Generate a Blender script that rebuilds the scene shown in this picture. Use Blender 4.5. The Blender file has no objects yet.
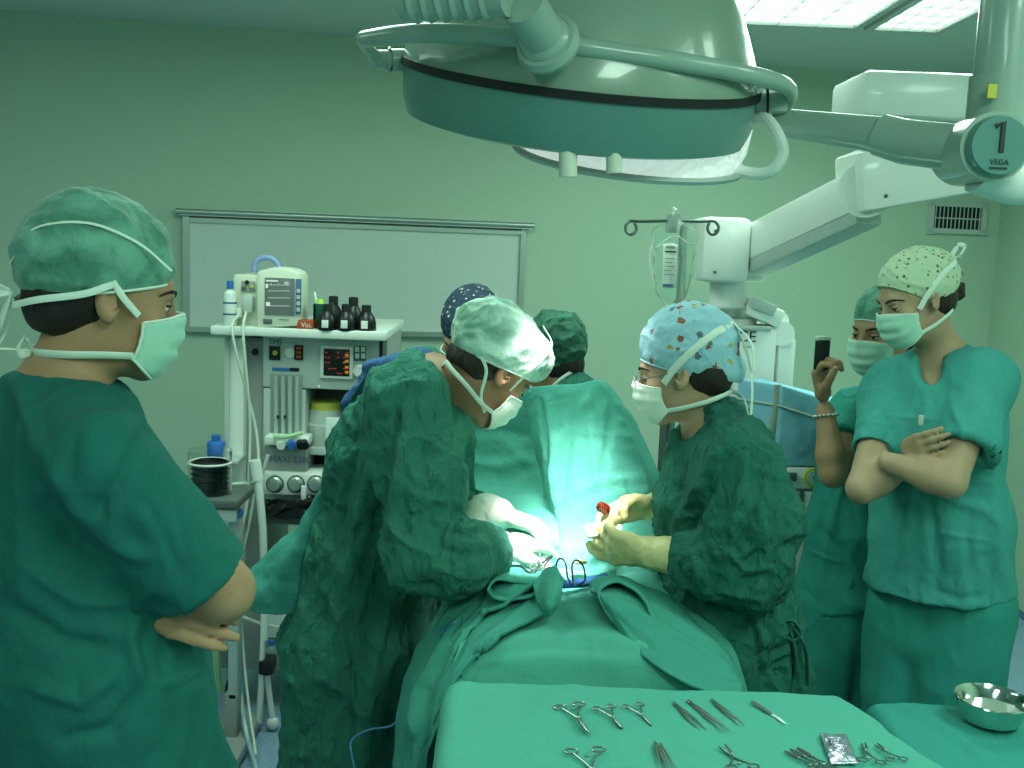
import bpy, bmesh, math, random
import numpy as np
from mathutils import Vector, Matrix
SC = bpy.context.scene
COL = SC.collection
# ---------------------------------------------------------------- camera
FP = 1080.0                       # focal length for a 1024 px wide frame
PITCH, ROLL, EYE = math.radians(7.6), math.radians(2.2), 1.66
FWD = np.array([0, math.cos(PITCH), -math.sin(PITCH)])
UP0 = np.array([0, math.sin(PITCH), math.cos(PITCH)])
RT = np.array([math.cos(ROLL), 0, 0]) + math.sin(ROLL)*UP0
UPV = math.cos(ROLL)*UP0 - np.array([math.sin(ROLL), 0, 0])
CAM = np.array([0, 0, EYE])
cd = bpy.data.cameras.new('camera'); cam = bpy.data.objects.new('camera', cd); COL.objects.link(cam)
cd.sensor_width = 36; cd.lens = 36*FP/1024; cd.clip_start = 0.05
cam.matrix_world = Matrix(((RT[0], UPV[0], -FWD[0], CAM[0]), (RT[1], UPV[1], -FWD[1], CAM[1]), (RT[2], UPV[2], -FWD[2], CAM[2]), (0, 0, 0, 1)))
SC.camera = cam
def W(px, py, D):
    d = FWD + RT*(px-512)/FP - UPV*(py-384)/FP
    return CAM + d*(D/d[1])
# ---------------------------------------------------------------- world, exposure
w = bpy.data.worlds.new('world'); SC.world = w; w.use_nodes = True
w.node_tree.nodes['Background'].inputs[0].default_value = (0.55, 0.85, 0.68, 1)
w.node_tree.nodes['Background'].inputs[1].default_value = 0.25
SC.view_settings.view_transform = 'Standard'; SC.view_settings.look = 'None'
SC.view_settings.gamma = 1; SC.view_settings.use_curve_mapping = False
SC.view_settings.exposure = 0.08
SC.cycles.max_bounces = 6; SC.cycles.transparent_max_bounces = 8
SC.cycles.use_denoising = True; SC.cycles.sample_clamp_indirect = 4
CEIL = 2.53
TUBE = (0.68, 1.0, 0.81)          # colour of the fluorescent light
def area(name, loc, sx, sy, watt, col=TUBE, rot=(0, 0, 0)):
    l = bpy.data.lights.new(name, 'AREA'); l.shape = 'RECTANGLE'; l.size = sx; l.size_y = sy; l.energy = watt; l.color = col
    o = bpy.data.objects.new(name, l); COL.objects.link(o); o.location = loc; o.rotation_euler = rot
    return o
# one lamp under every fluorescent fitting of the ceiling grid (fittings are built below)
FITTINGS = [(0.95, 3.66), (1.45, 3.68), (-1.9, 2.3), (0.7, 0.0), (-0.9, -0.7), (-0.5, 2.75), (1.55, 1.3)]
FIT_W = [13, 8, 7, 25, 15, 14, 13]
for (fx, fy), fw in zip(FITTINGS, FIT_W):
    area('ceiling_tube_light', (fx, fy, CEIL-0.06), 0.5 if fx != 1.45 else 0.2, 1.1, fw)
# the surgical lamp's own beam
sp = bpy.data.lights.new('surgical_beam', 'SPOT'); sp.energy = 130; sp.spot_size = math.radians(33); sp.spot_blend = 1.0; sp.shadow_soft_size = 0.13; sp.color = (1.0, 0.97, 0.90)
spo = bpy.data.objects.new('surgical_beam', sp); COL.objects.link(spo)
spo.location = (0.17, 2.12, 1.80)
spo.rotation_euler = (Vector((0.12, 2.44, 1.0))-spo.location).to_track_quat('-Z', 'Y').to_euler()
s2 = sp.copy(); s2.energy = 800; s2.spot_size = math.radians(14); s2o = spo.copy(); s2o.data = s2; COL.objects.link(s2o); s2o.name = 'surgical_focus'
s2o.rotation_euler = (Vector((0.065, 2.31, 0.98))-spo.location).to_track_quat('-Z', 'Y').to_euler()

# ---------------------------------------------------------------- helpers
def proj(P):
    q = P-CAM; z = q@FWD
    return np.stack([512+FP*(q@RT)/z, 384-FP*(q@UPV)/z, q[:, 1]], 1)
def onz(px, py, z):               # point of the horizontal plane at height z seen at a pixel
    d = FWD + RT*(px-512)/FP - UPV*(py-384)/FP
    return CAM + d*((z-EYE)/d[2])
def nrm(v): v = np.asarray(v, float); return v/np.linalg.norm(v)
ORG = {}
def org(o): return ORG[o.name] if o is not None else np.zeros(3)
def tag(o, label=None, cat=None, group=None, kind=None):
    if label: o['label'] = label
    if cat: o['category'] = cat
    if group: o['group'] = group
    if kind: o['kind'] = kind
    return o
def empty(name, loc, label, cat, group=None, parent=None):
    o = bpy.data.objects.new(name, None); COL.objects.link(o); o.location = tuple(loc); ORG[o.name] = np.array(loc, float)
    o.empty_display_size = 0.05
    return tag(o, label, cat, group)
def mesh(name, V, F, mat, parent=None, smooth=True, base=None, label=None):
    """V in world coordinates; the object's origin is put at `base` (default: parent's origin, else the mesh's foot)"""
    V = np.asarray(V, float)
    pb = org(parent)
    b = np.array(base, float) if base is not None else (pb if parent is not None else np.array([V[:, 0].mean(), V[:, 1].mean(), V[:, 2].min()]))
    me = bpy.data.meshes.new(name)
    if isinstance(F, np.ndarray):
        n = len(F); k = F.shape[1]
        me.vertices.add(len(V)); me.vertices.foreach_set('co', (V-b).astype(np.float32).ravel())
        me.loops.add(n*k); me.loops.foreach_set('vertex_index', F.astype(np.int32).ravel())
        me.polygons.add(n); me.polygons.foreach_set('loop_start', np.arange(0, n*k, k, dtype=np.int32))
        me.polygons.foreach_set('loop_total', np.full(n, k, dtype=np.int32))
        me.update(calc_edges=True)
    else:
        me.from_pydata([tuple(v) for v in (V-b)], [], F); me.update()
    me.polygons.foreach_set('use_smooth', [bool(smooth)]*len(me.polygons))
    if mat is not None: me.materials.append(mat)
    o = bpy.data.objects.new(name, me); COL.objects.link(o)
    o.location = tuple(b-pb)
    if parent is not None: o.parent = parent
    ORG[o.name] = b
    if label: o['label'] = label
    return o
def copy_tree(o, parent=None, loc=None, rot=None, label=None):
    c = o.copy(); COL.objects.link(c); ORG[c.name] = ORG.get(o.name, np.zeros(3))
    if parent is not None: c.parent = parent
    if loc is not None: c.location = tuple(loc)
    if rot is not None: c.rotation_euler = rot
    if label: c['label'] = label
    for ch in list(o.children): copy_tree(ch, c)
    return c
class MB:
    """collects shapes for ONE mesh"""
    def __init__(s): s.V = []; s.F = []
    def add(s, V, F):
        n = len(s.V); s.V += [tuple(v) for v in V]; s.F += [tuple(i+n for i in f) for f in F]; return s
    def box(s, lo, hi, bev=0.0, M=None, seg=2):
        bm = bmesh.new(); bmesh.ops.create_cube(bm, size=1)
        lo = np.array(lo, float); hi = np.array(hi, float); c = (lo+hi)/2; d = np.abs(hi-lo)
        for v in bm.verts: v.co = Vector((v.co.x*d[0], v.co.y*d[1], v.co.z*d[2]))
        if bev > 0: bmesh.ops.bevel(bm, geom=bm.edges[:], offset=min(bev, d.min()*0.45), segments=seg, affect='EDGES', profile=0.5)
        bm.verts.ensure_lookup_table()
        V = np.array([v.co[:] for v in bm.verts])
        if M is not None: V = V@np.array(M).T
        s.add(V+c, [[v.index for v in f.verts] for f in bm.faces]); bm.free(); return s
    def tube(s, pts, r, n=10, caps=True, flat=None, closed=False, hint=None):
        """round (or flat: r*flat thick) tube along points; r may be a list"""
        P = [np.array(p, float) for p in pts]; m = len(P)
        R = list(r) if isinstance(r, (list, tuple, np.ndarray)) else [r]*m
        T = []
        for i in range(m):
            a = P[(i-1) % m] if (closed or i > 0) else P[0]; b = P[(i+1) % m] if (closed or i < m-1) else P[-1]
            T.append(nrm(b-a+1e-12))
        up = np.array([0, 0, 1.]) if abs(T[0][2]) < 0.9 else np.array([1., 0, 0])
        nv = nrm(np.cross(T[0], up)); V = []; F = []
        for i in range(m):
            if hint is not None:
                h = (hint(P[i]) if callable(hint) else np.array(hint, float)); h = h-T[i]*(h@T[i]); nv = nrm(np.cross(T[i], h))
            else:
                nv = nrm(nv-T[i]*(nv@T[i]))
            bv = np.cross(T[i], nv); fl = 1 if flat is None else flat
            for k in range(n):
                a = 2*math.pi*k/n
                V.append(P[i]+R[i]*(math.cos(a)*nv+fl*math.sin(a)*bv))
        for i in range(m if closed else m-1):
            j = (i+1) % m
            for k in range(n):
                l = (k+1) % n
                F.append((i*n+k, i*n+l, j*n+l, j*n+k))
        if caps and not closed:
            F.append(tuple(range(n-1, -1, -1))); F.append(tuple((m-1)*n+k for k in range(n)))
        return s.add(V, F)
    def cyl(s, a, b, r, r2=None, n=24): return s.tube([a, b], [r, r if r2 is None else r2], n)
    def lathe(s, c, axis, prof, n=40, ang=0.0):
        """prof: (radius, height along axis) pairs"""
        ax = nrm(axis); u = nrm(np.cross(ax, [0, 1, 0.02] if abs(ax[1]) < 0.9 else [1, 0, 0])); v = np.cross(ax, u); c = np.array(c, float)
        V = []; F = []; m = len(prof)
        for (r, h) in prof:
            r = max(r, 1e-5)
            for k in range(n):
                a = 2*math.pi*k/n
                V.append(c+ax*h+r*(math.cos(a)*u+math.sin(a)*v))
        for i in range(m-1):
            for k in range(n):
                l = (k+1) % n
                F.append((i*n+k, i*n+l, (i+1)*n+l, (i+1)*n+k))
        return s.add(V, F)
    def sphere(s, c, r, n=16):
        r = np.ones(3)*r; V = []; F = []; c = np.array(c, float)
        for i in range(n+1):
            t = math.pi*i/n
            for k in range(2*n):
                a = math.pi*k/n
                V.append(c+r*np.array([max(math.sin(t), 1e-4)*math.cos(a), max(math.sin(t), 1e-4)*math.sin(a), math.cos(t)]))
        for i in range(n):
            for k in range(2*n):
                l = (k+1) % (2*n)
                F.append((i*2*n+k, (i+1)*2*n+k, (i+1)*2*n+l, i*2*n+l))
        return s.add(V, F)
    def build(s, name, mat, parent=None, smooth=True, base=None, label=None, auto=True):
        o = mesh(name, np.array(s.V), s.F, mat, parent, smooth, base, label)
        if smooth and auto:
            bm = bmesh.new(); bm.from_mesh(o.data)
            for e in bm.edges:
                if len(e.link_faces) == 2 and e.calc_face_angle(0) > 0.6: e.smooth = False
            bm.to_mesh(o.data); bm.free()
        return o
def catmull(P, n, closed=False):
    P = [np.array(p, float) for p in P]; m = len(P); out = []
    segs = m if closed else m-1
    for i in range(segs):
        if closed: p0, p1, p2, p3 = P[(i-1) % m], P[i], P[(i+1) % m], P[(i+2) % m]
        else:
            p1, p2 = P[i], P[i+1]; p0 = P[i-1] if i > 0 else 2*p1-p2; p3 = P[i+2] if i+2 < m else 2*p2-p1
        for k in range(n):
            t = k/n
            out.append(0.5*((2*p1)+(p2-p0)*t+(2*p0-5*p1+4*p2-p3)*t*t+(3*p1-p0-3*p2+p3)*t**3))
    if not closed: out.append(P[-1])
    return out
def crgrid(C, n, m):
    """control grid (a,b,3) -> smooth grid"""
    C = np.array(C, float)
    rows = np.array([catmull(list(r), m) for r in C])             # a x M x 3
    return np.array([catmull(list(rows[:, j]), n) for j in range(rows.shape[1])]).transpose(1, 0, 2)
def gridfaces(a, b, wrap=False):
    i, j = np.meshgrid(np.arange(a-1), np.arange(b if wrap else b-1), indexing='ij')
    j2 = (j+1) % b
    return np.stack([i*b+j, (i+1)*b+j, (i+1)*b+j2, i*b+j2], -1).reshape(-1, 4)
# ---- noise
def _h(i, j, k, s):
    n = (i*374761393+j*668265263+k*2147483647+s*1274126177) & 0xffffffff
    n = ((n ^ (n >> 13))*1274126177) & 0xffffffff
    n = ((n ^ (n >> 16))*2246822519) & 0xffffffff
    return ((n ^ (n >> 15)) & 0xffff)/32767.5-1
def noise(P, s=0):
    f = np.floor(P).astype(np.int64); t = P-f; t = t*t*(3-2*t); r = 0
    for a in (0, 1):
        for b in (0, 1):
            for c in (0, 1):
                r = r+_h(f[:, 0]+a, f[:, 1]+b, f[:, 2]+c, s)*(t[:, 0] if a else 1-t[:, 0])*(t[:, 1] if b else 1-t[:, 1])*(t[:, 2] if c else 1-t[:, 2])
    return r
def vnormals(V, F):
    N = np.zeros_like(V)
    a, b, c, d = V[F[:, 0]], V[F[:, 1]], V[F[:, 2]], V[F[:, 3]]
    n = np.cross(c-a, d-b)
    for k in range(4): np.add.at(N, F[:, k], n)
    return N/np.maximum(np.linalg.norm(N, axis=1, keepdims=True), 1e-12)
def crumple(V, N, sc, amp, seed=0, warp=0.5, stretch=(1, 1, 1)):
    """creased-cloth displacement: ridged noise with a warp; sc = wavelength in metres"""
    Q = V/sc*np.array(stretch)
    Wp = np.stack([noise(Q*0.7+11, seed+1), noise(Q*0.7+23, seed+2), noise(Q*0.7+37, seed+3)], 1)
    Q = Q+Wp*warp
    r = 1-2*np.abs(noise(Q, seed+4)) 
    r = np.sign(r)*np.abs(r)**1.5
    return V+N*(amp*(r+0.4*noise(Q*2.1, seed+5)))[:, None]
def folds(V, N, L):
    """soft folds: list of (polyline in photograph pixels with depth window ignored, width px, height m)"""
    if not L: return V
    p = proj(V)[:, :2]; out = V.copy()
    vis = ((V-CAM)*N).sum(1) < 0
    for pts, wd, amp in L:
        best = np.full(len(V), 1e9); end = np.zeros(len(V))
        m = len(pts)-1
        for i in range(m):
            a = np.array(pts[i][:2], float); b = np.array(pts[i+1][:2], float); ab = b-a
            t = np.clip(((p-a)@ab)/(ab@ab), 0, 1)
            d = np.linalg.norm(p-a-t[:, None]*ab, axis=1)
            u = (i+t)/m
            k = d < best; best[k] = d[k]; end[k] = u[k]
        fade = np.clip(np.minimum(end, 1-end)*5, 0, 1)*0.75+0.25
        out += N*(amp*np.exp(-(best/wd)**2)*fade*vis)[:, None]
    return out
# ---- signed-distance volumes
class Vol:
    def __init__(s): s.p = []
    def _a(s, f, lo, hi, k, op): s.p.append((f, np.array(lo, float), np.array(hi, float), k, op)); return s
    def cone(s, a, b, ra, rb=None, k=0.02, op='u'):
        a = np.array(a, float); b = np.array(b, float); rb = ra if rb is None else rb; ab = b-a; L2 = max(ab@ab, 1e-12)
        def f(X, Y, Z):
            dx, dy, dz = X-a[0], Y-a[1], Z-a[2]
            t = np.clip((dx*ab[0]+dy*ab[1]+dz*ab[2])/L2, 0, 1)
            return np.sqrt((dx-t*ab[0])**2+(dy-t*ab[1])**2+(dz-t*ab[2])**2)-(ra+(rb-ra)*t)
        m = max(ra, rb)
        return s._a(f, np.minimum(a, b)-m, np.maximum(a, b)+m, k, op)
    def chain(s, P, R, k=0.02, op='u'):
        for i in range(len(P)-1): s.cone(P[i], P[i+1], R[i], R[i+1], k, op)
        return s
    def ell(s, c, r, ax=None, k=0.02, op='u'):
        c = np.array(c, float); r = np.array(r, float); A = np.eye(3) if ax is None else np.array(ax, float)
        def f(X, Y, Z):
            dx, dy, dz = X-c[0], Y-c[1], Z-c[2]; q = [(A[i][0]*dx+A[i][1]*dy+A[i][2]*dz) for i in range(3)]
            k0 = np.sqrt(sum((q[i]/r[i])**2 for i in range(3))); k1 = np.sqrt(sum((q[i]/r[i]**2)**2 for i in range(3)))
            return k0*(k0-1)/np.maximum(k1, 1e-9)
        e = np.sqrt(((A*r[:, None])**2).sum(0))
        return s._a(f, c-e, c+e, k, op)
    def slab(s, a, b, wa, wb, u, k=0.03, op='u'):
        """elliptical cone from a to b; wa, wb = (half width along u, half depth)"""
        a = np.array(a, float); b = np.array(b, float); ab = b-a; L = np.linalg.norm(ab); w = ab/L
        u = np.array(u, float); u = nrm(u-w*(u@w)); v = np.cross(w, u)
        def f(X, Y, Z):
            dx, dy, dz = X-a[0], Y-a[1], Z-a[2]
            h = dx*w[0]+dy*w[1]+dz*w[2]; t = np.clip(h/L, 0, 1); hh = h-t*L
            x = dx*u[0]+dy*u[1]+dz*u[2]; y = dx*v[0]+dy*v[1]+dz*v[2]
            ru = wa[0]+(wb[0]-wa[0])*t; rv = wa[1]+(wb[1]-wa[1])*t; m = np.minimum(ru, rv)
            k0 = np.sqrt((x/ru)**2+(y/rv)**2+(hh/m)**2); k1 = np.sqrt((x/ru**2)**2+(y/rv**2)**2+(hh/m**2)**2)
            return k0*(k0-1)/np.maximum(k1, 1e-6)
        m = max(wa+wb)
        return s._a(f, np.minimum(a, b)-m, np.maximum(a, b)+m, k, op)
    def sleeve(s, a, b, ra, rb, k=0.03, th=0.006, flat=None):
        a = np.array(a, float); b = np.array(b, float); ab = b-a; L = np.linalg.norm(ab); w = ab/L; b2 = b+w*(rb+.01); r2 = rb+(rb-ra)*(rb+.01)/L
        def rc(X, Y, Z, p, q, r0, r1):
            pq = q-p; dx, dy, dz = X-p[0], Y-p[1], Z-p[2]; t = np.clip((dx*pq[0]+dy*pq[1]+dz*pq[2])/(pq@pq), 0, 1)
            return np.sqrt((dx-t*pq[0])**2+(dy-t*pq[1])**2+(dz-t*pq[2])**2)-(r0+(r1-r0)*t)
        def f(X, Y, Z):
            d = np.maximum(rc(X, Y, Z, a, b2, ra, r2), (X-b[0])*w[0]+(Y-b[1])*w[1]+(Z-b[2])*w[2])
            return np.maximum(d, -rc(X, Y, Z, b-w*.05, b+w*.06, rb-.018, rb-th))
        m = max(ra, rb, r2)
        return s._a(f, np.minimum(a, b)-m, np.maximum(a, b)+m, k, 'u')
    def cut(s, p, n):
        """removes what lies on the side n points to"""
        p = np.array(p, float); n = nrm(n)
        s.p.append((lambda X, Y, Z: (X-p[0])*n[0]+(Y-p[1])*n[1]+(Z-p[2])*n[2], None, None, 0, 'cut')); return s
    def mesh(s, h, mirror=None):
        us = [q for q in s.p if q[4] == 'u']
        lo = np.min([q[1] for q in us], 0)-3*h-0.01; hi = np.max([q[2] for q in us], 0)+3*h+0.01
        n = np.ceil((hi-lo)/h).astype(int)+1
        ax = [(lo[i]+h*np.arange(n[i])).astype(np.float32) for i in range(3)]
        val = np.full(n, 0.2, np.float32)
        for f, l, u, k, op in s.p:
            if op == 'cut':
                np.maximum(val, f(ax[0][:, None, None], ax[1][None, :, None], ax[2][None, None, :]), out=val); continue
            m = k+3*h
            i0 = np.clip(np.floor((l-m-lo)/h).astype(int), 0, n-1); i1 = np.clip(np.ceil((u+m-lo)/h).astype(int)+1, 1, n)
            sl = tuple(slice(i0[i], i1[i]) for i in range(3))
            d = f(ax[0][sl[0]][:, None, None], ax[1][sl[1]][None, :, None], ax[2][sl[2]][None, None, :]); c = val[sl]
            if op == 's':
                d = -d
                if k > 0: hh = np.maximum(k-np.abs(c-d), 0)/k; r = np.maximum(c, d)+hh*hh*k*0.25
                else: r = np.maximum(c, d)
            else:
                if k > 0: hh = np.maximum(k-np.abs(c-d), 0)/k; r = np.minimum(c, d)-hh*hh*k*0.25
                else: r = np.minimum(c, d)
            val[sl] = r
        return nets(val, lo, h)
def nets(v, lo, h):
    s = v < 0; n = v.shape
    c = np.zeros([q-1 for q in n], np.int8)
    for a in (0, 1):
        for b in (0, 1):
            for d in (0, 1): c += s[a:n[0]-1+a, b:n[1]-1+b, d:n[2]-1+d]
    act = (c > 0) & (c < 8); idx = np.full(act.shape, -1, np.int64); I, J, K = np.nonzero(act); idx[I, J, K] = np.arange(len(I))
    pos = np.zeros((len(I), 3)); cnt = np.zeros(len(I))
    cor = [(0, 0, 0), (1, 0, 0), (0, 1, 0), (1, 1, 0), (0, 0, 1), (1, 0, 1), (0, 1, 1), (1, 1, 1)]
    cv = [v[I+a, J+b, K+d] for a, b, d in cor]
    for x, y in ((0, 1), (2, 3), (4, 5), (6, 7), (0, 2), (1, 3), (4, 6), (5, 7), (0, 4), (1, 5), (2, 6), (3, 7)):
        m = (cv[x] < 0) != (cv[y] < 0); den = cv[x]-cv[y]; t = np.where(m, cv[x]/np.where(m, den, 1), 0)
        A = np.array(cor[x]); B = np.array(cor[y])
        pos += np.where(m[:, None], A+(B-A)*t[:, None], 0); cnt += m
    P = lo+h*(np.stack([I, J, K], 1)+pos/cnt[:, None]); F = []
    for axn in range(3):
        a = [slice(1, q-1) for q in n]; a[axn] = slice(0, n[axn]-1); b = list(a); b[axn] = slice(1, n[axn])
        s0 = s[tuple(a)]; s1 = s[tuple(b)]
        for flip in (False, True):
            X = np.stack(np.nonzero((s0 & ~s1) if not flip else (~s0 & s1)), 1)
            X = X+np.array([0 if q == axn else 1 for q in range(3)])
            o1, o2 = [(1, 2), (2, 0), (0, 1)][axn]; e1 = np.eye(3, dtype=int)[o1]; e2 = np.eye(3, dtype=int)[o2]
            Q = [idx[tuple((X-e1-e2).T)], idx[tuple((X-e2).T)], idx[tuple(X.T)], idx[tuple((X-e1).T)]]
            Q = np.stack(Q if not flip else Q[::-1], 1); F.append(Q)
    return P, np.concatenate(F)
def smoothV(V, F, it=1, f=0.5):
    for _ in range(it):
        S = np.zeros_like(V); C = np.zeros(len(V))
        for k in range(4):
            a, b = F[:, k], F[:, (k+1) % 4]
            np.add.at(S, a, V[b]); np.add.at(C, a, 1); np.add.at(S, b, V[a]); np.add.at(C, b, 1)
        V = V*(1-f)+S/np.maximum(C, 1)[:, None]*f
    return V
# ---------------------------------------------------------------- materials
def mat(name, col, rough=0.6, metal=0.0, bump=None, spec=0.5, trans=0.0, alpha=1.0, emit=None, estr=0.0, var=None, sheen=0.0, ior=1.45, coat=0, thin=False):
    """bump = list of (scale, strength, distance, stretch) noise layers; var = (scale, second colour, contrast)"""
    m = bpy.data.materials.new(name); m.use_nodes = True; nt = m.node_tree; b = nt.nodes['Principled BSDF']
    b.inputs['Base Color'].default_value = (*col, 1); b.inputs['Roughness'].default_value = rough; b.inputs['Metallic'].default_value = metal
    b.inputs['Specular IOR Level'].default_value = spec; b.inputs['Transmission Weight'].default_value = trans; b.inputs['Alpha'].default_value = alpha
    b.inputs['IOR'].default_value = ior; b.inputs['Sheen Weight'].default_value = sheen; b.inputs['Coat Weight'].default_value = coat
    if emit: b.inputs['Emission Color'].default_value = (*emit, 1); b.inputs['Emission Strength'].default_value = estr
    tc = nt.nodes.new('ShaderNodeTexCoord')
    def tex(scale, stretch=(1, 1, 1), detail=4, typ='n', dist=0.0):
        mp = nt.nodes.new('ShaderNodeMapping'); mp.inputs['Scale'].default_value = stretch; nt.links.new(tc.outputs['Object'], mp.inputs['Vector'])
        if typ == 'n':
            t = nt.nodes.new('ShaderNodeTexNoise'); t.inputs['Scale'].default_value = scale; t.inputs['Detail'].default_value = detail; t.inputs['Distortion'].default_value = dist
        else:
            t = nt.nodes.new('ShaderNodeTexVoronoi'); t.inputs['Scale'].default_value = scale
            if typ == 'e': t.feature = 'DISTANCE_TO_EDGE'
        nt.links.new(mp.outputs[0], t.inputs['Vector']); return t
    if var:
        t = tex(var[0], detail=5, dist=0.6); r = nt.nodes.new('ShaderNodeMapRange'); lo = 0.5-0.5/var[2]*0.5; r.inputs[1].default_value = lo; r.inputs[2].default_value = 1-lo
        nt.links.new(t.outputs[0], r.inputs[0]); mx = nt.nodes.new('ShaderNodeMix'); mx.data_type = 'RGBA'
        mx.inputs[6].default_value = (*col, 1); mx.inputs[7].default_value = (*var[1], 1); nt.links.new(r.outputs[0], mx.inputs[0]); nt.links.new(mx.outputs[2], b.inputs['Base Color'])
    if bump:
        prev = None
        for sc_, st, di, stretch, typ in bump:
            t = tex(sc_, stretch, typ=typ, dist=0.45 if typ == 'n' and sc_ < 60 else 0)
            bp = nt.nodes.new('ShaderNodeBump'); bp.inputs['Strength'].default_value = st; bp.inputs['Distance'].default_value = di
            nt.links.new(t.outputs[0], bp.inputs['Height'])
            if prev: nt.links.new(prev.outputs[0], bp.inputs['Normal'])
            prev = bp
        nt.links.new(prev.outputs[0], b.inputs['Normal'])
    return m
U3 = (1, 1, 1)
def cloth(name, col, w=0.8, sc=22, var=None, rough=0.85, stretch=(1, 1, 0.45)):
    return mat(name, col, rough, bump=[(sc, w, 0.03 if w > .7 else 0.02, stretch, 'n'), (sc*2.6, w*.5, 0.008, stretch, 'n'), (900, 0.12, 0.001, U3, 'n')]+([(17, .75, .012, (1, 1, .65), 'e')] if w > .7 else []), spec=0.25, sheen=0.0, var=var)
M = {}
M['wall'] = mat('wall_paint', (0.45, 0.61, 0.47), 0.55, bump=[(180, 0.05, 0.002, U3, 'n')])
M['ceiling'] = mat('ceiling_paint', (0.55, 0.66, 0.60), 0.8)
M['floor'] = mat('vinyl_floor', (0.22, 0.36, 0.50), 0.35, var=(90, (0.30, 0.44, 0.58), 2.0))
M['white'] = mat('white_plastic', (0.80, 0.86, 0.80), 0.35, coat=0.2)
M['enamel'] = mat('white_enamel', (0.88, 0.92, 0.88), 0.3, coat=0.3)
M['cream'] = mat('cream_plastic', (0.72, 0.76, 0.62), 0.45)
M['grey'] = mat('grey_metal_panel', (0.30, 0.34, 0.32), 0.5)
M['lgrey'] = mat('light_grey_panel', (0.50, 0.58, 0.54), 0.5)
M['dgrey'] = mat('dark_grey_metal', (0.10, 0.13, 0.12), 0.5)
M['black'] = mat('black_plastic', (0.008, 0.010, 0.010), 0.35)
M['rubber'] = mat('black_rubber', (0.012, 0.015, 0.014), 0.7)
M['steel'] = mat('brushed_steel', (0.55, 0.60, 0.57), 0.28, metal=1.0)
M['darksteel'] = mat('instrument_steel', (0.24, 0.28, 0.26), 0.32, metal=1.0)
M['alu'] = mat('aluminium_trim', (0.42, 0.50, 0.46), 0.4, metal=0.8)
M['lampshell'] = mat('lamp_shell_enamel', (0.27, 0.38, 0.30), 0.25, coat=0.5)
M['lampband'] = mat('lamp_side_band', (0.11, 0.27, 0.24), 0.35, coat=0.3)
M['lamparm'] = mat('lamp_arm_enamel', (0.33, 0.46, 0.39), 0.3, coat=0.4)
M['glass'] = mat('clear_glass', (0.9, 0.97, 0.94), 0.03, trans=1.0, ior=1.45)
M['ivbag'] = mat('clear_bag_plastic', (0.85, 0.97, 0.92), 0.08, trans=0.9, ior=1.12, bump=[(30, 0.6, 0.01, U3, 'n')])
M['text'] = mat('dark_lettering', (0.02, 0.03, 0.04), 0.6)
M['textw'] = mat('white_lettering', (0.85, 0.85, 0.75), 0.6)
M['textb'] = mat('blue_lettering', (0.06, 0.16, 0.30), 0.6)
M['board'] = mat('light_box_panel', (0.62, 0.72, 0.66), 0.12, coat=0.4)
M['diffuser'] = mat('lit_diffuser', (0.9, 0.95, 0.92), 0.4, emit=(0.80, 1.0, 0.90), estr=2.2)
M['blue'] = mat('blue_plastic', (0.03, 0.16, 0.55), 0.4)
M['red'] = mat('brick_red_label', (0.45, 0.08, 0.02), 0.5)
M['yellow'] = mat('yellow_plastic', (0.55, 0.55, 0.08), 0.4)
M['lime'] = mat('lime_plastic', (0.55, 0.85, 0.10), 0.4)
M['greenhose'] = mat('pale_green_hose', (0.35, 0.60, 0.33), 0.5)
M['cable'] = mat('pale_cable', (0.60, 0.70, 0.58), 0.5)
# ---------------------------------------------------------------- pixel-sized helpers
def bxp(mb, x0, y0, x1, y1, D0, D1, bev=0.0):
    """axis-aligned box whose front (at depth D0) covers the pixel rectangle; back at D1"""
    xm, ym = (x0+x1)/2, (y0+y1)/2
    a = W(x0, ym, D0); b = W(x1, ym, D0); t = W(xm, y0, D0); o = W(xm, y1, D0)
    return mb.box((a[0], D0, o[2]), (b[0], D1, t[2]), bev)
def text(s, p, size, mat_, parent, name='lettering', rot=(math.pi/2, 0, 0), ext=0.0008, align='LEFT'):
    c = bpy.data.curves.new(name, 'FONT'); c.body = s; c.size = size; c.extrude = ext; c.align_x = align; c.align_y = 'CENTER'
    c.materials.append(mat_); o = bpy.data.objects.new(name, c); COL.objects.link(o)
    bpy.context.view_layer.update(); me = bpy.data.meshes.new_from_object(o.evaluated_get(bpy.context.evaluated_depsgraph_get())); me.name = name
    bpy.data.objects.remove(o); o = bpy.data.objects.new(name, me); COL.objects.link(o)
    o.location = tuple(np.array(p)-org(parent)); o.rotation_euler = rot
    if parent is not None: o.parent = parent
    return o
def cloth_patch(name, C, n, m, mat_, parent=None, thick=0.004, cr=None, fl=None, label=None, post=None, base=None):
    G = crgrid(C, n, m); a, b = G.shape[:2]; V = G.reshape(-1, 3); F = gridfaces(a, b); N = vnormals(V, F)
    flip = ((V-CAM)*N).sum() > 0
    if flip: F = F[:, ::-1]; N = -N
    if cr:
        for k, (sc_, am, st) in enumerate(cr): V = crumple(V, N, sc_, am, seed=k*7+len(name), stretch=st)
    if fl: V = folds(V, N, fl)
    if post: V = post(V, G.shape)
    o = mesh(name, V, F, mat_, parent, base=base, label=label)
    s = o.modifiers.new('thickness', 'SOLIDIFY'); s.thickness = thick; s.offset = -1
    return o
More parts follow.
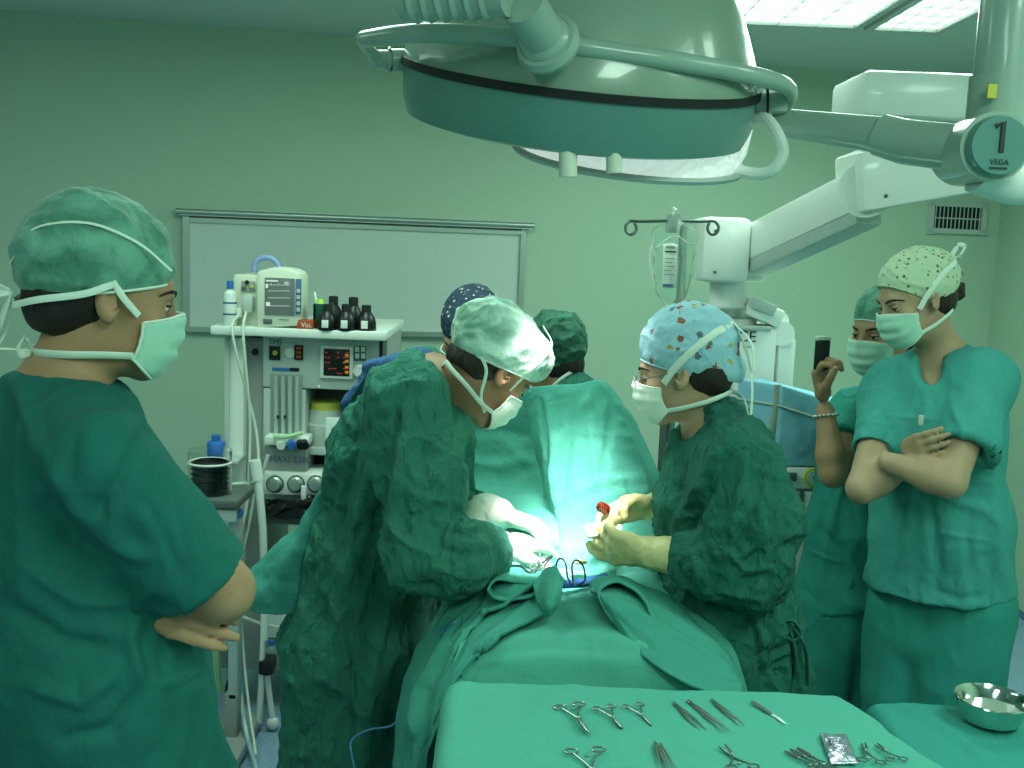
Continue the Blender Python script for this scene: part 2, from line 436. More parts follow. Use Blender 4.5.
# ================================================================ the room
def struct(name, mb, m, parent=None, smooth=False):
    o = mb.build(name, m, parent, smooth=smooth)
    if parent is None: o['kind'] = 'structure'
    return o
A0 = np.array([-4.6, 4.22, 0]); K0 = np.array([2.45, 5.58, 0]); R0 = np.array([2.20, -2.2, 0]); L0 = np.array([-3.1, -2.2, 0])
def wall(name, a, b, th=0.12):
    d = nrm(b-a); n = np.array([d[1], -d[0], 0])           # n points into the room for a -> b seen from inside, left to right
    mb = MB(); P = [a, b, b-n*th, a-n*th]
    V = [p for p in P]+[p+np.array([0, 0, CEIL]) for p in P]
    mb.add(V, [(0, 1, 5, 4), (1, 2, 6, 5), (2, 3, 7, 6), (3, 0, 4, 7), (4, 5, 6, 7), (3, 2, 1, 0)])
    return struct(name, mb, M['wall'])
wall('wall_back', A0, K0); wall('wall_right', K0, R0); wall('wall_rear', R0, L0); wall('wall_left', L0, A0)
mb = MB().add([A0+[-.2, .3, 0], L0+[-.2, -.2, 0], R0+[.2, -.2, 0], K0+[.2, .3, 0]], [(0, 1, 2, 3)]); 
mb.add([A0+[-.2, .3, -.1], L0+[-.2, -.2, -.1], R0+[.2, -.2, -.1], K0+[.2, .3, -.1]], [(3, 2, 1, 0)]); struct('floor', mb, M['floor'])
H = np.array([0, 0, CEIL]); H2 = H+[0, 0, .1]
mb = MB().add([A0+H+[-.2, .3, 0], L0+H+[-.2, -.2, 0], R0+H+[.2, -.2, 0], K0+H+[.2, .3, 0]], [(3, 2, 1, 0)])
mb.add([A0+H2+[-.2, .3, 0], L0+H2+[-.2, -.2, 0], R0+H2+[.2, -.2, 0], K0+H2+[.2, .3, 0]], [(0, 1, 2, 3)]); struct('ceiling', mb, M['ceiling'])
def base_board(name, a, b):
    d = nrm(b-a); n = np.array([d[1], -d[0], 0]); V = []
    for z in (0.0, 0.03):
        for o_ in (0.0, 0.012): V += [a+n*o_+[0, 0, z], b+n*o_+[0, 0, z]]
    struct(name, MB().add(V, [(2, 3, 7, 6), (4, 6, 7, 5), (0, 2, 6, 4), (1, 5, 7, 3)]), MBASE)
MBASE = mat('vinyl_baseboard', (0.10, 0.20, 0.32), 0.5)
base_board('baseboard_back', A0+[0, 0, 0], K0); base_board('baseboard_right', K0, R0)
# ceiling light fittings with louvres
def fitting(x, y, label, hot=1.0):
    o = empty('ceiling_light', (x, y, CEIL), label, 'ceiling light', 'recessed fluorescent ceiling lights')
    z = CEIL-0.004; w2, l2 = (0.30 if x != 1.45 else 0.12), 0.60
    f = MB()
    f.box((x-w2-.03, y-l2-.03, z-.02), (x-w2, y+l2+.03, CEIL), .004); f.box((x+w2, y-l2-.03, z-.02), (x+w2+.03, y+l2+.03, CEIL), .004)
    f.box((x-w2, y-l2-.03, z-.02), (x+w2, y-l2, CEIL), .004); f.box((x-w2, y+l2, z-.02), (x+w2, y+l2+.03, CEIL), .004)
    f.build('frame', M['lgrey'], o)
    MB().box((x-w2, y-l2, CEIL-.010), (x+w2, y+l2, CEIL-.004)).build('diffuser', M['diffuser'], o, smooth=False)
    g = MB()
    for k in range(1, 9): g.box((x-w2, y-l2+k*1.2/9-.003, CEIL-.022), (x+w2, y-l2+k*1.2/9+.003, CEIL-.011))
    for k in range(1, 4): g.box((x-w2+k*w2/2-.002, y-l2, CEIL-.023), (x-w2+k*w2/2+.002, y+l2, CEIL-.011))
    g.build('louvre', M['white'], o, smooth=False)
    return o
for k, (x, y) in enumerate(FITTINGS):
    if k < 2: fitting(x, y, ['louvred ceiling light cut by the frame above the surgical lamp arm', 'bright ceiling light nearest the lamp pole, top right'][k])
    else: fitting(x, y, ['', '', 'louvred ceiling light over the man with crossed arms', 'louvred ceiling light on the near side of the instrument table', 'louvred ceiling light at the near left corner of the room', 'louvred ceiling light left of the surgical lamp', 'louvred ceiling light over the steel bowl'][k])
# light box on the back wall (long thin viewer with metal rail)
bd = nrm(K0-A0); bn = np.array([bd[1], -bd[0], 0])
def on_wall(px, py, a=A0, b=K0, off=0.0):
    d = nrm(b-a); n = np.array([d[1], -d[0], 0]); q = FWD+RT*(px-512)/FP-UPV*(py-384)/FP
    t = ((a+n*off-CAM)@n)/(q@n); return CAM+q*t
def wall_quad(mb, x0, y0, x1, y1, o0, o1, a=A0, b=K0):
    """box on a wall: pixel corners top-left and bottom-right, standing off from o0 to o1"""
    d = nrm(b-a); n = np.array([d[1], -d[0], 0]); ym, xm = (y0+y1)/2, (x0+x1)/2; p = on_wall(x0, ym, a, b); q = on_wall(x1, ym, a, b); p[2] = on_wall(xm, y0, a, b)[2]; q[2] = on_wall(xm, y1, a, b)[2]
    P = [np.array([p[0], p[1], q[2]]), np.array([q[0], q[1], q[2]]), np.array([q[0], q[1], p[2]]), p]
    V = [v+n*o0 for v in P]+[v+n*o1 for v in P]
    return mb.add(V, [(4, 5, 6, 7), (0, 4, 7, 3), (1, 2, 6, 5), (3, 7, 6, 2), (0, 1, 5, 4), (3, 2, 1, 0)])
pT = on_wall(188, 222); pB = on_wall(188, 326); pR = on_wall(521, 240)
vb = empty('whiteboard', (pT+pR)/2*[1, 1, 0]+[0, 0, pB[2]], 'long white board in a metal frame on the back wall', 'whiteboard')
L_ = np.linalg.norm((pR-pT)[:2]); z0, z1 = pB[2], pT[2]
def along(s, z, o): return np.array([pT[0], pT[1], 0])+bd*s+bn*o+[0, 0, z]
def wb(mb, s0, s1, za, zb, o0, o1):
    V = [along(s0, za, o0), along(s1, za, o0), along(s1, zb, o0), along(s0, zb, o0), along(s0, za, o1), along(s1, za, o1), along(s1, zb, o1), along(s0, zb, o1)]
    return mb.add(V, [(4, 5, 6, 7), (0, 4, 7, 3), (1, 2, 6, 5), (3, 7, 6, 2), (0, 1, 5, 4), (3, 2, 1, 0)])
wb(MB(), 0, L_, z0, z1, 0.002, 0.02).build('writing_surface', M['board'], vb, smooth=False)
f = MB(); wb(f, -.02, 0.008, z0-.02, z1+.03, .002, .035); wb(f, L_-.008, L_+.015, z0-.02, z1+.03, .002, .035)
wb(f, 0, L_, z0-.022, z0, .002, .045); wb(f, 0, L_, z1, z1+.02, .002, .032); f.build('frame', M['alu'], vb, smooth=False)
r = MB(); wb(r, -.03, L_+.04, z1+.028, z1+.062, .002, .055); r.tube([along(-.045, z1+.045, .05), along(L_+.05, z1+.045, .05)], .014, 12); r.build('top_rail', M['alu'], vb)
# vent grille on the right-hand end of the back wall
vt = empty('air_vent', on_wall(956, 232), 'square grey air vent grille high on the wall at right', 'air vent')
a_, b_ = A0, K0
wall_quad(MB(), 931, 206, 982, 231, 0.001, 0.008, a_, b_).build('backing', M['black'], vt, smooth=False)
f = MB()
for q in ((927, 203, 985, 207), (927, 229, 985, 234), (927, 203, 932, 234), (980, 203, 985, 234)): wall_quad(f, *q, .001, .02, a_, b_)
f.build('frame', M['lgrey'], vt, smooth=False)
f = MB()
for k in range(12): wall_quad(f, 934+k*4, 206, 934.9+k*4, 230, .009, .011, a_, b_)
wall_quad(f, 931, 218, 982, 219.2, .009, .012, a_, b_); f.build('slat', M['lgrey'], vt, smooth=False)

# ================================================================ surgical lamp (near)
t_ = math.radians(14.5)
LC = W(581, 71, 2.0)                                   # centre of the black rim
LN = nrm([0.063, -math.sin(t_), math.cos(t_)])        # axis: from glass to back
LR = 172/FP*2.0*1.0
sl = empty('surgical_lamp', LC, 'large domed grey-green surgical lamp head with black rim above the patient', 'surgical lamp')
prof = [(LR*1.0, 0.0), (LR*.99, .018), (LR*.95, .05), (LR*.90, .085), (LR*.84, .125), (LR*.74, .17), (LR*.6, .21), (LR*.44, .238), (LR*.25, .255), (LR*.08, .262), (0, .262)]
MB().lathe(LC, LN, prof, 96).build('dome', M['lampshell'], sl)
MB().lathe(LC, LN, [(LR*.985, -.012), (LR*1.012, -.012), (LR*1.012, .002), (LR*.985, .002)], 96).build('rim_seal', M['rubber'], sl)
MB().lathe(LC, LN, [(LR*.99, -.010), (LR*1.0, -.012), (LR*.992, -.065), (LR*.965, -.094), (LR*.90, -.100), (LR*.86, -.094), (LR*.86, -.07)], 96).build('side_band', M['lampband'], sl)
ux = nrm(np.cross(LN, [0, -1, 0])); uy = np.cross(LN, ux)
if ux[0] < 0: ux = -ux; 
if uy[1] > 0: uy = -uy                                  # uy towards the camera
GC = LC-LN*.078+ux*.105-uy*.0
gl = MB().lathe(GC, -LN, [(.215, -.01), (.212, .03), (.20, .062), (.15, .072), (.08, .078), (.0, .080)], 72)
M['lampglass'] = mat('lamp_reflector_glass', (0.75, 0.85, 0.8), 0.15, emit=(0.85, 1.0, 0.93), estr=0.45, bump=[(26, 1.0, 0.02, U3, 'e')])
gl.build('reflector_glass', M['lampglass'], sl)
MB().lathe(GC, -LN, [(.20, .060), (.212, .057), (.218, .063), (.212, .070), (.198, .067), (.195, .060)], 72).build('glass_ring', M['lgrey'], sl)
def cp(px, py, D): return W(px, py, D)
# yoke bow in front of the dome
M['bow'] = M['lamparm']
bow = catmull([cp(378, 58, 1.93), cp(364, 42, 1.86), cp(372, 38, 1.80), cp(430, 33, 1.72), cp(520, 38, 1.70), cp(600, 50, 1.70), cp(680, 62, 1.72), cp(740, 73, 1.78), cp(782, 84, 1.86), cp(791, 96, 1.93), cp(783, 112, 1.97)], 8)
MB().tube(bow, [.009+.006*min(1, abs(math.sin(math.pi*i/(len(bow)-1)))*1.5) for i in range(len(bow))], 12).build('yoke', M['bow'], sl)
MB().cyl(cp(408, 60, 1.96), cp(391, 60, 1.95), .019).cyl(cp(391, 60, 1.95), cp(389, 60, 1.95), .022).cyl(cp(388, 60, 1.95), cp(372, 60, 1.93), .017).build('left_pivot', M['lamparm'], sl)
mb = MB(); bxp(mb, 752, 82, 790, 112, 1.93, 2.02, .008); mb.build('right_pivot', M['lamparm'], sl)
MB().cyl(cp(768, 82, 1.925), cp(768, 113, 1.925), .0022).build('pivot_gap', M['black'], sl)
hp = catmull([cp(752, 118, 1.95), cp(765, 118, 1.93), cp(778, 135, 1.9), cp(783, 152, 1.9), cp(775, 168, 1.9), cp(760, 174, 1.92), cp(735, 170, 1.96)], 6)
MB().tube(hp, .0105, 10).build('handle', M['white'], sl)
MB().cyl(cp(568, 148, 1.74), cp(568, 177, 1.74), .0145).build('knob', M['cream'], sl); MB().cyl(cp(614, 150, 1.74), cp(614, 173, 1.74), .0125).build('knob', M['cream'], sl)
# joint and ribbed sleeve that come down on the dome
J = cp(548, 44, 1.66)
MB().sphere(J, .042, 14).build('ball_joint', M['lamparm'], sl)
d_ = nrm(cp(515, -8, 1.56)-J)
MB().lathe(J, d_, [(.046,-.012),(.050,0),(.046,.012),(.040,.014)], 36).cyl(J, J+d_*.10, .033, n=32).build('neck', M['lamparm'], sl)
K_ = cp(508, -10, 1.56); e_ = nrm(cp(430, -6, 1.6)-K_)
mb = MB()
mb.tube([K_+e_*t for t in (0.0, .05, .1, .16)], .036, 32)
for k in range(6): mb.lathe(K_+e_*(.03+k*.022), e_, [(.036, -.006), (.040, 0), (.036, .006)], 32)
mb.build('ribbed_sleeve', M['lamparm'], sl)
# arm to the ceiling pole
la = empty('lamp_arm', W(1005, 145, 1.62)*[1, 1, 0]+[0, 0, CEIL], 'grey tubular lamp arm and ceiling pole joined at a round badge reading 1', 'lamp arm')
a0, a1, a2, a3 = cp(778, 122, 1.98), cp(880, 135, 1.83), cp(905, 142, 1.8), cp(985, 151, 1.66)
MB().tube([a0, a1], [.024, .030], 28).build('arm_tube', M['lamparm'], la)
MB().tube([a1, a2, a3], [.034, .036, .036], 28).build('arm_sleeve', M['lamparm'], la)
hc = cp(997, 146, 1.60)
MB().tube([hc+[0, .005, 0], hc+[0.01, .15, 0]], [.050, .050], 40).build('hub', M['lamparm'], la)
MB().tube([hc+[0, -.012, 0], hc+[0, -.004, 0], hc+[0, .008, 0]], [.041, .044, .044], 48).build('badge', M['lampband'], la)
MB().tube([hc+[-.010, -.0135, .026], hc+[.001, -.0135, .033], hc+[.001, -.0135, -.010]], .0040, 8, flat=.5, hint=(0, -1, 0)).build('numeral', M['text'], la)
text('VEGA', hc+[0, -.0125, -.024], .011, M['text'], la, 'lettering', align='CENTER')
MB().box(hc+[-.014, -.0132, -.034], hc+[.012, -.0122, -.031]).build('underline', M['text'], la)
MB().tube([hc+[.02, .07, -.02], hc+[.06, .07, -.045], hc+[.16, .07, -.05]], [.05, .035, .03], 28).build('elbow', M['white'], la)
pz = cp(1007, 100, 1.66)
MB().tube([np.array([pz[0]+.004, 1.68, hc[2]+.02]), np.array([pz[0]+.004, 1.68, CEIL])], [.047, .047], 36).build('pole', M['lamparm'], la)
MB().tube([np.array([pz[0]+.004, 1.68, hc[2]+.01]), np.array([pz[0]+.004, 1.68, hc[2]+.11])], [.052, .052], 36).build('pole_collar', M['lamparm'], la)
yl = MB(); bxp(yl, 988, 84, 997, 98, 1.626, 1.632); yl.build('warning_label', M['yellow'], la)

# ================================================================ white articulated arm + its floor stand (microscope)
mi = empty('microscope_stand', W(755, 600, 3.5)*[1, 1, 0], 'white floor stand with thick jointed arm behind the masked nurse', 'medical stand')
def beam(P0, P1, hw, hh, name, m, bev=.02, parent=mi, twist=0):
    """box beam from P0 to P1 with half width hw (sideways) and half height hh"""
    P0, P1 = np.array(P0, float), np.array(P1, float); x = nrm(P1-P0); y = nrm(np.cross([0, 0, 1], x)); z = np.cross(x, y)
    mb = MB(); L = np.linalg.norm(P1-P0)
    return mb.box((P0+P1)/2-[L/2, hw, hh], (P0+P1)/2+[L/2, hw, hh], bev, M=np.stack([x, y, z], 1)).build(name, m, parent)
mb = MB(); bxp(mb, 702, 217, 752, 283, 3.5, 3.77, .025); mb.build('joint_housing', M['enamel'], mi)
mb = MB(); bxp(mb, 742, 222, 770, 268, 3.57, 3.71, .02); bxp(mb, 744, 268, 766, 282, 3.59, 3.69, .01); mb.build('joint_cover', M['enamel'], mi)
beam(W(752, 247, 3.6), W(866, 192, 3.1), .055, .060, 'lower_arm', M['enamel'], .012)
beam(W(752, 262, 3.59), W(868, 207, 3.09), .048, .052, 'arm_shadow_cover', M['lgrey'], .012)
MB().tube([W(866, 190, 3.0), W(866, 190, 3.14)], [.075, .075], 36).build('pivot_disc', M['enamel'], mi)
# tapering upper housing
def prism(pts, D0, D1, name, m, parent):
    n = len(pts); c = MB(); V = [W(x, y, D0) for x, y in pts]; V += [v+[0, D1-D0, 0] for v in V]
    bm = bmesh.new(); vs = [bm.verts.new(v) for v in V]
    bm.faces.new(vs[:n]); bm.faces.new(vs[n:][::-1])
    for i in range(n): bm.faces.new((vs[i], vs[i+n], vs[(i+1) % n+n], vs[(i+1) % n]))
    bmesh.ops.recalc_face_normals(bm, faces=bm.faces[:])
    bmesh.ops.bevel(bm, geom=bm.edges[:], offset=.010, segments=2, affect='EDGES', profile=.5)
    c.add([v.co[:] for v in bm.verts], [[v.index for v in f.verts] for f in bm.faces]); bm.verts.index_update()
    c = MB(); c.add([v.co[:] for v in bm.verts], [[v.index for v in f.verts] for f in bm.faces]); bm.free()
    return c.build(name, m, parent)
prism([(861, 152), (905, 136), (990, 118), (1045, 112), (1045, 186), (1000, 188), (864, 212)], 2.95, 3.2, 'upper_housing', M['enamel'], mi)
mb = MB(); bxp(mb, 863, 71, 992, 118, 2.9, 3.2, .018); mb.build('counterweight_box', M['enamel'], mi)
MB().lathe(W(902, 121, 2.98), (0, 0, 1), [(.055, -.03), (.06, -.01), (.06, .012), (.05, .02), (0, .02)], 32).build('swivel', M['steel'], mi)
for q in ((881, 151, 2.948), (886, 196, 2.948), (715, 272, 3.497), (716, 231, 3.497)): MB().sphere(W(*q), .0055, 6).build('screw', M['dgrey'], mi)
MB().lathe(W(728, 295, 3.63), (0, 0, 1), [(.063, -.05), (.063, .05)], 32).build('neck_post', M['enamel'], mi)
MB().lathe(W(729, 311, 3.63), (0, 0, 1), [(.085, -.016), (.085, .012), (.07, .016)], 32).build('collar', M['steel'], mi)
MB().lathe(W(727, 325, 3.66), (0, 0, 1), [(.095, -.05), (.10, 0), (.098, .03), (.0, .03)], 32).build('turret', M['enamel'], mi)
mb = MB(); bxp(mb, 731, 328, 770, 560, 3.54, 3.80, .012); mb.build('column', M['enamel'], mi)
mb = MB(); bxp(mb, 771, 338, 789, 560, 3.58, 3.78, .012); mb.build('side_column', M['enamel'], mi)
mb = MB(); bxp(mb, 731, 326, 772, 330, 3.53, 3.81, .002); mb.build('column_lid', M['lgrey'], mi)
cM = nrm([1, .0, -.28])
MB().box(W(762, 312, 3.6)-[.06, .06, .03], W(762, 312, 3.6)+[.06, .06, .03], .01, M=np.array([[.94, 0, .34], [0, 1, 0], [-.34, 0, .94]])).build('head_unit', M['enamel'], mi)
MB().box(W(763, 306, 3.53)-[.045, .004, .018], W(763, 306, 3.53)+[.045, .004, .018], .003, M=np.array([[.94, 0, .34], [0, 1, 0], [-.34, 0, .94]])).build('label_plate', M['lgrey'], mi)
MB().tube([W(777, 322, 3.6), W(777, 322, 3.76)], .040, 24).tube([W(782, 334, 3.58), W(782, 334, 3.76)], .042, 24).build('roller', M['enamel'], mi)
text('CE', W(747, 337, 3.53), .052, M['text'], mi, 'ce_mark', align='CENTER')
mb = MB(); bxp(mb, 743, 346, 751, 348, 3.538, 3.54); mb.build('small_print', M['lgrey'], mi, smooth=False)
mb = MB(); g0 = W(750, 560, 3.75); mb.box((g0[0]-.3, 3.56, .06), (g0[0]+.3, 4.1, .22), .03); mb.build('base', M['enamel'], mi)
for sx in (-.25, .25):
    for sy in (3.62, 4.04): MB().tube([np.array([g0[0]+sx-.02, sy, .035]), np.array([g0[0]+sx+.02, sy, .035])], .035, 16).build('castor', M['rubber'], mi)
mb = MB(); mb.box((g0[0]-.12, 3.6, .2), (g0[0]+.12, 3.8, W(750, 558, 3.54)[2]+.02), .01); mb.build('lower_column', M['enamel'], mi)

# ================================================================ white cart with blue-wrapped pack
ct = empty('equipment_cart', W(800, 500, 3.3)*[1, 1, 0], 'white drawer cart with round gauge standing behind the nurse', 'cart')
mb = MB(); bxp(mb, 762, 468, 828, 489, 3.18, 3.48, .006); mb.build('top_unit', M['enamel'], ct)
mb = MB(); bxp(mb, 764, 490, 826, 700, 3.2, 3.48, .006); mb.build('body', M['enamel'], ct)
mb = MB(); bxp(mb, 779, 473, 797, 481, 3.17, 3.19, .002); mb.build('dark_slot', M['dgrey'], ct)
gq = W(814, 478, 3.17); MB().tube([gq+[0, .02, 0], gq], .029, 32).build('gauge', M['yellow'], ct); g2 = MB().tube([gq, gq-[0, .004, 0]], .021, 32).build('gauge_face', M['lgrey'], ct)
text('+', gq+[0, -.006, 0], .03, M['text'], ct, 'gauge_mark', align='CENTER')
mb = MB(); bxp(mb, 804, 492, 827, 520, 3.185, 3.21, .003); mb.build('drawer', M['enamel'], ct)
mb = MB(); bxp(mb, 800, 492, 803.5, 505, 3.18, 3.19, .001); mb.build('latch', M['dgrey'], ct)
q = W(795, 600, 3.3)
for sx in (-.07, .09):
    for sy in (3.24, 3.44): MB().tube([np.array([q[0]+sx-.015, sy, .03]), np.array([q[0]+sx+.015, sy, .03])], .03, 16).build('castor', M['rubber'], ct)
M['bluewrap'] = cloth('blue_wrap_paper', (0.30, 0.62, 0.78), .5, 14, stretch=U3)
pk = empty('wrapped_pack', W(785, 465, 3.35), 'light blue wrapped box with tan tape lying on the white cart', 'wrapped pack')
zt = W(795, 468, 3.18)[2]
Pq = [(738, 377, 3.10), (783, 383, 3.02), (832, 397, 3.22), (790, 388, 3.40)]
def packbox():
    ring = [W(738, 379, 3.36), W(782, 385, 3.18), W(836, 403, 3.2), W(838, 398, 3.46), W(760, 378, 3.5)]
    mid = [v-[0, 0, .06] for v in ring]; bot = [np.array([v[0], v[1], zt+.004]) for v in ring]; n = 5
    bm = bmesh.new(); vs = [bm.verts.new(v) for v in ring+mid+bot]; bm.verts.index_update()
    bm.faces.new(vs[:n][::-1]); bm.faces.new(vs[2*n:])
    for L in (0, n):
        for i in range(n): bm.faces.new((vs[L+i], vs[L+(i+1) % n], vs[L+n+(i+1) % n], vs[L+n+i]))
    bmesh.ops.recalc_face_normals(bm, faces=bm.faces[:]); bmesh.ops.bevel(bm, geom=bm.edges[:], offset=.008, segments=2, affect='EDGES', profile=.5)
    bmesh.ops.triangulate(bm, faces=[f for f in bm.faces if len(f.verts) > 4])
    bm.verts.index_update(); c = MB().add([v.co[:] for v in bm.verts], [[v.index for v in f.verts] for f in bm.faces]); bm.free(); return c, ring
c, ring = packbox(); c.build('wrap', M['bluewrap'], pk)
M['tape'] = mat('tan_tape', (0.42, 0.50, 0.38), .6)
mb = MB(); r0, r1, r2 = ring[0], ring[1], ring[2]
d1 = nrm((r0-r1)); d2 = nrm((r2-r1))
mb.tube([r0-[0, .004, .062], r1-[0, .006, .062], r2-[0, .006, .062]], .006, 8, flat=.35)
e = r1+d1*.02; mb.tube([e-[0, .006, 0], e-[0, .008, .06], np.array([e[0]-.02, e[1]-.006, zt+.01])], .011, 8, flat=.3, hint=(0, -1, 0))
mb.build('tape', M['tape'], pk)
# ================================================================ anaesthesia machine
am = empty('anaesthesia_machine', W(300, 600, 3.75)*[1, 1, 0], 'tall grey anaesthesia machine with gas gauges and small dark screen', 'medical machine')
D0 = 3.6
def pb(name, m, x0, y0, x1, y1, d0, d1, bev=.004, parent=None, label=None):
    mb = MB(); bxp(mb, x0, y0, x1, y1, D0+d0, D0+d1, bev); return mb.build(name, M[m], parent or am, label=label)
pb('shelf', 'white', 210, 329, 386, 338, -.08, .5, .006)
pb('side_panel', 'lgrey', 224, 338, 229, 560, -.02, .46, .002)
pb('side_panel', 'white', 229, 338, 243, 640, -.01, .40, .002)
pb('column', 'grey', 243, 338, 263, 640, .03, .46, .003)
MB().sphere(W(255, 352, D0+.02), .012, 8).build('knob', M['black'], am)
pb('back_panel', 'dgrey', 262, 338, 384, 500, .18, .46, .002)
pb('side_panel', 'grey', 379, 338, 384, 640, .0, .44, .002)
fp = MB(); bxp(fp, 263, 338, 379, 389, D0, D0+.2, .003); bxp(fp, 263, 389, 305, 500, D0, D0+.2, .003); fp.build('front_panel', M['lgrey'], am)
text('TMS', W(268, 342, D0-.002), .026, M['textb'], am)
mb = MB(); bxp(mb, 283, 342.3, 298, 343.3, D0-.002, D0); mb.build('small_print', M['grey'], am, smooth=False)
pb('switch_panel', 'black', 269, 346, 280, 360, -.006, .0, .001)
MB().sphere(W(275, 353, D0-.008), .009, 8).build('switch', M['yellow'], am)
MB().lathe(W(290, 353, D0), (0, -1, 0), [(.018, 0), (.018, .004), (.014, .007), (0, .007)], 24).build('dial', M['white'], am)
gd = pb('gauge_display', 'black', 294, 345, 303, 360, -.006, .0, .001)
for k in range(3): pb('gauge_number', 'red', 296, 347+k*4.3, 301, 349.5+k*4.3, -.008, -.006, 0, gd)
pb('label_strip', 'blue', 272, 368, 298, 371, -.003, 0, 0); pb('label_strip', 'black', 290, 368, 299, 371, -.004, 0, 0)
fm = pb('flowmeter_block', 'grey', 270, 374, 302, 441, -.004, .02, .002)
M['flow'] = mat('flowmeter_tube', (0.55, 0.70, 0.64), .15, trans=.3)
for x in (276, 283, 290, 297): MB().tube([W(x, 376, D0-.012), W(x, 439, D0-.012)], .008, 12).build('flow_tube', M['flow'], fm)
for x in (278, 285): MB().box(W(x, 417, D0-.024)-[.004, .003, .006], W(x, 417, D0-.024)+[.004, .003, .006], .001).build('float_mark', M['black'], fm)
sf = pb('screen_frame', 'white', 320, 346, 353, 379, -.012, 0, .004)
sc_ = pb('screen', 'black', 323.5, 349, 349.5, 376, -.014, -.008, .001, sf)
M['amber'] = mat('amber_display_segment', (.3, .12, .01), .5, emit=(.9, .35, .05), estr=.35); M['redled'] = mat('dim_red_display_segment', (.2, .03, .02), .5, emit=(.6, .08, .03), estr=.25)
rr = random.Random(4)
seg = MB(); seg2 = MB()
for x in range(325, 348, 3):
    for y in (352, 357, 362, 368, 373):
        if rr.random() < .55: bxp(seg2 if rr.random() < .7 else seg, x, y, x+2.2, y+1.2, D0-.0155, D0-.014)
for y in (354, 360, 366, 371): bxp(seg, 345, y, 348.6, y+2.6, D0-.0155, D0-.014)
seg.build('display_digits', M['amber'], sc_, smooth=False); seg2.build('display_rows', M['redled'], sc_, smooth=False)
pb('button_panel', 'dgrey', 354, 346, 366, 361, -.003, 0, .001)
for x, y in ((355, 353.5), (361, 353.5), (355, 347), (361, 347)): pb('button', 'white', x, y, x+4.2, y+5, -.007, -.003, .001)
MB().lathe(W(360, 371, D0), (0, -1, 0), [(.022, 0), (.022, .012), (.017, .018), (0, .018)], 24).build('rotary_knob', M['white'], am)
MB().sphere(W(319, 387, D0-.003), .006, 6).build('lamp', M['white'], am)
# niche with absorber canister
pb('niche_floor', 'lgrey', 305, 449, 379, 456, .0, .2, .002)
ab = empty('absorber_canister', W(323, 448, D0+.08), 'grey canister with a yellow lid ring in the niche of the anaesthesia machine', 'canister')
cB = W(325, 449, D0+.09)
hC = W(325, 402, D0+.09)[2]-cB[2]
MB().lathe(cB, (0, 0, 1), [(0, .002), (.062, .002), (.066, .01), (.066, hC*.55), (.06, hC*.58), (.054, hC*.86), (0, hC*.86)], 32).build('body', M['lgrey'], ab)
MB().lathe(cB, (0, 0, 1), [(.05, hC*.86), (.052, hC*.86), (.052, hC), (.046, hC*1.02), (0, hC*1.02)], 32).build('lid', M['yellow'], ab)
bx_ = MB(); bxp(bx_, 325, 418, 345, 449, D0+.005, D0+.03, .006); bx_.build('bracket', M['white'], ab)
# yoke with coloured fittings, name block, vaporiser knobs
pb('yoke_bar', 'white', 264, 437, 308, 446, -.07, .02, .006)
for x, c in ((280, 'white'), (291, 'blue'), (300, 'black'), (304, 'black')):
    MB().tube([W(x, 443, D0-.075), W(x+1, 446, D0-.10)], .014, 14).build('gas_fitting', M[c], am)
MB().tube(catmull([W(274, 437, D0-.08), W(286, 437, D0-.09), W(302, 433, D0-.06)], 6), .007, 8).build('gas_hose', M['greenhose'], am)
pb('name_block', 'grey', 263, 447, 306, 474, -.04, .1, .004)
text('MAXI 2200', W(269, 459, D0-.043), .030, M['textb'], am)
kp = pb('knob_panel', 'white', 262, 474, 352, 496, -.07, .1, .006)
for x in (275, 296, 316):
    q = W(x, 484, D0-.07)
    MB().lathe(q, (0, -1, 0), [(.026, 0), (.026, .008), (.020, .014), (.018, .026), (0, .028)], 28).build('vaporiser_knob', M['alu'], am)
    MB().lathe(q, (0, -1, 0), [(.030, -.001), (.030, .003), (.0, .0035)], 28).build('knob_ring', M['dgrey'], am)
pb('tag', 'white', 301, 486, 306, 500, -.11, -.10, .002)
pb('lower_shelf', 'dgrey', 262, 519, 384, 526, -.06, .4, .002)
pb('lower_shelf', 'lgrey', 236, 592, 384, 600, .0, .46, .002)
pb('lower_cabinet', 'grey', 217, 600, 386, 672, -.02, .46, .006)
pb('lower_cabinet', 'white', 266, 604, 384, 640, -.03, 0, .004)
pb('machine_rail', 'lgrey', 200, 636, 236, 650, -.10, .0, .003)
for x in (232, 300, 375):
    for d in (.03, .38):
        q = W(x, 690, D0+d); MB().tube([np.array([q[0]-.015, D0+d, .045]), np.array([q[0]+.015, D0+d, .045])], .045, 16).build('castor', M['rubber'], am)
# black breathing hoses in a tangle
M['hose'] = mat('black_hose', (0.006, 0.008, 0.008), .3)
rr = random.Random(2)
for k in range(7):
    pts = [W(264+rr.random()*8, 500+rr.random()*14, D0-.05-rr.random()*.06)]
    for j in range(4): pts.append(W(272+j*16+rr.random()*8, 497+rr.random()*19, D0-.05-rr.random()*.08))
    MB().tube(catmull(pts, 6), .012, 8).build('breathing_hose', M['hose'], am)
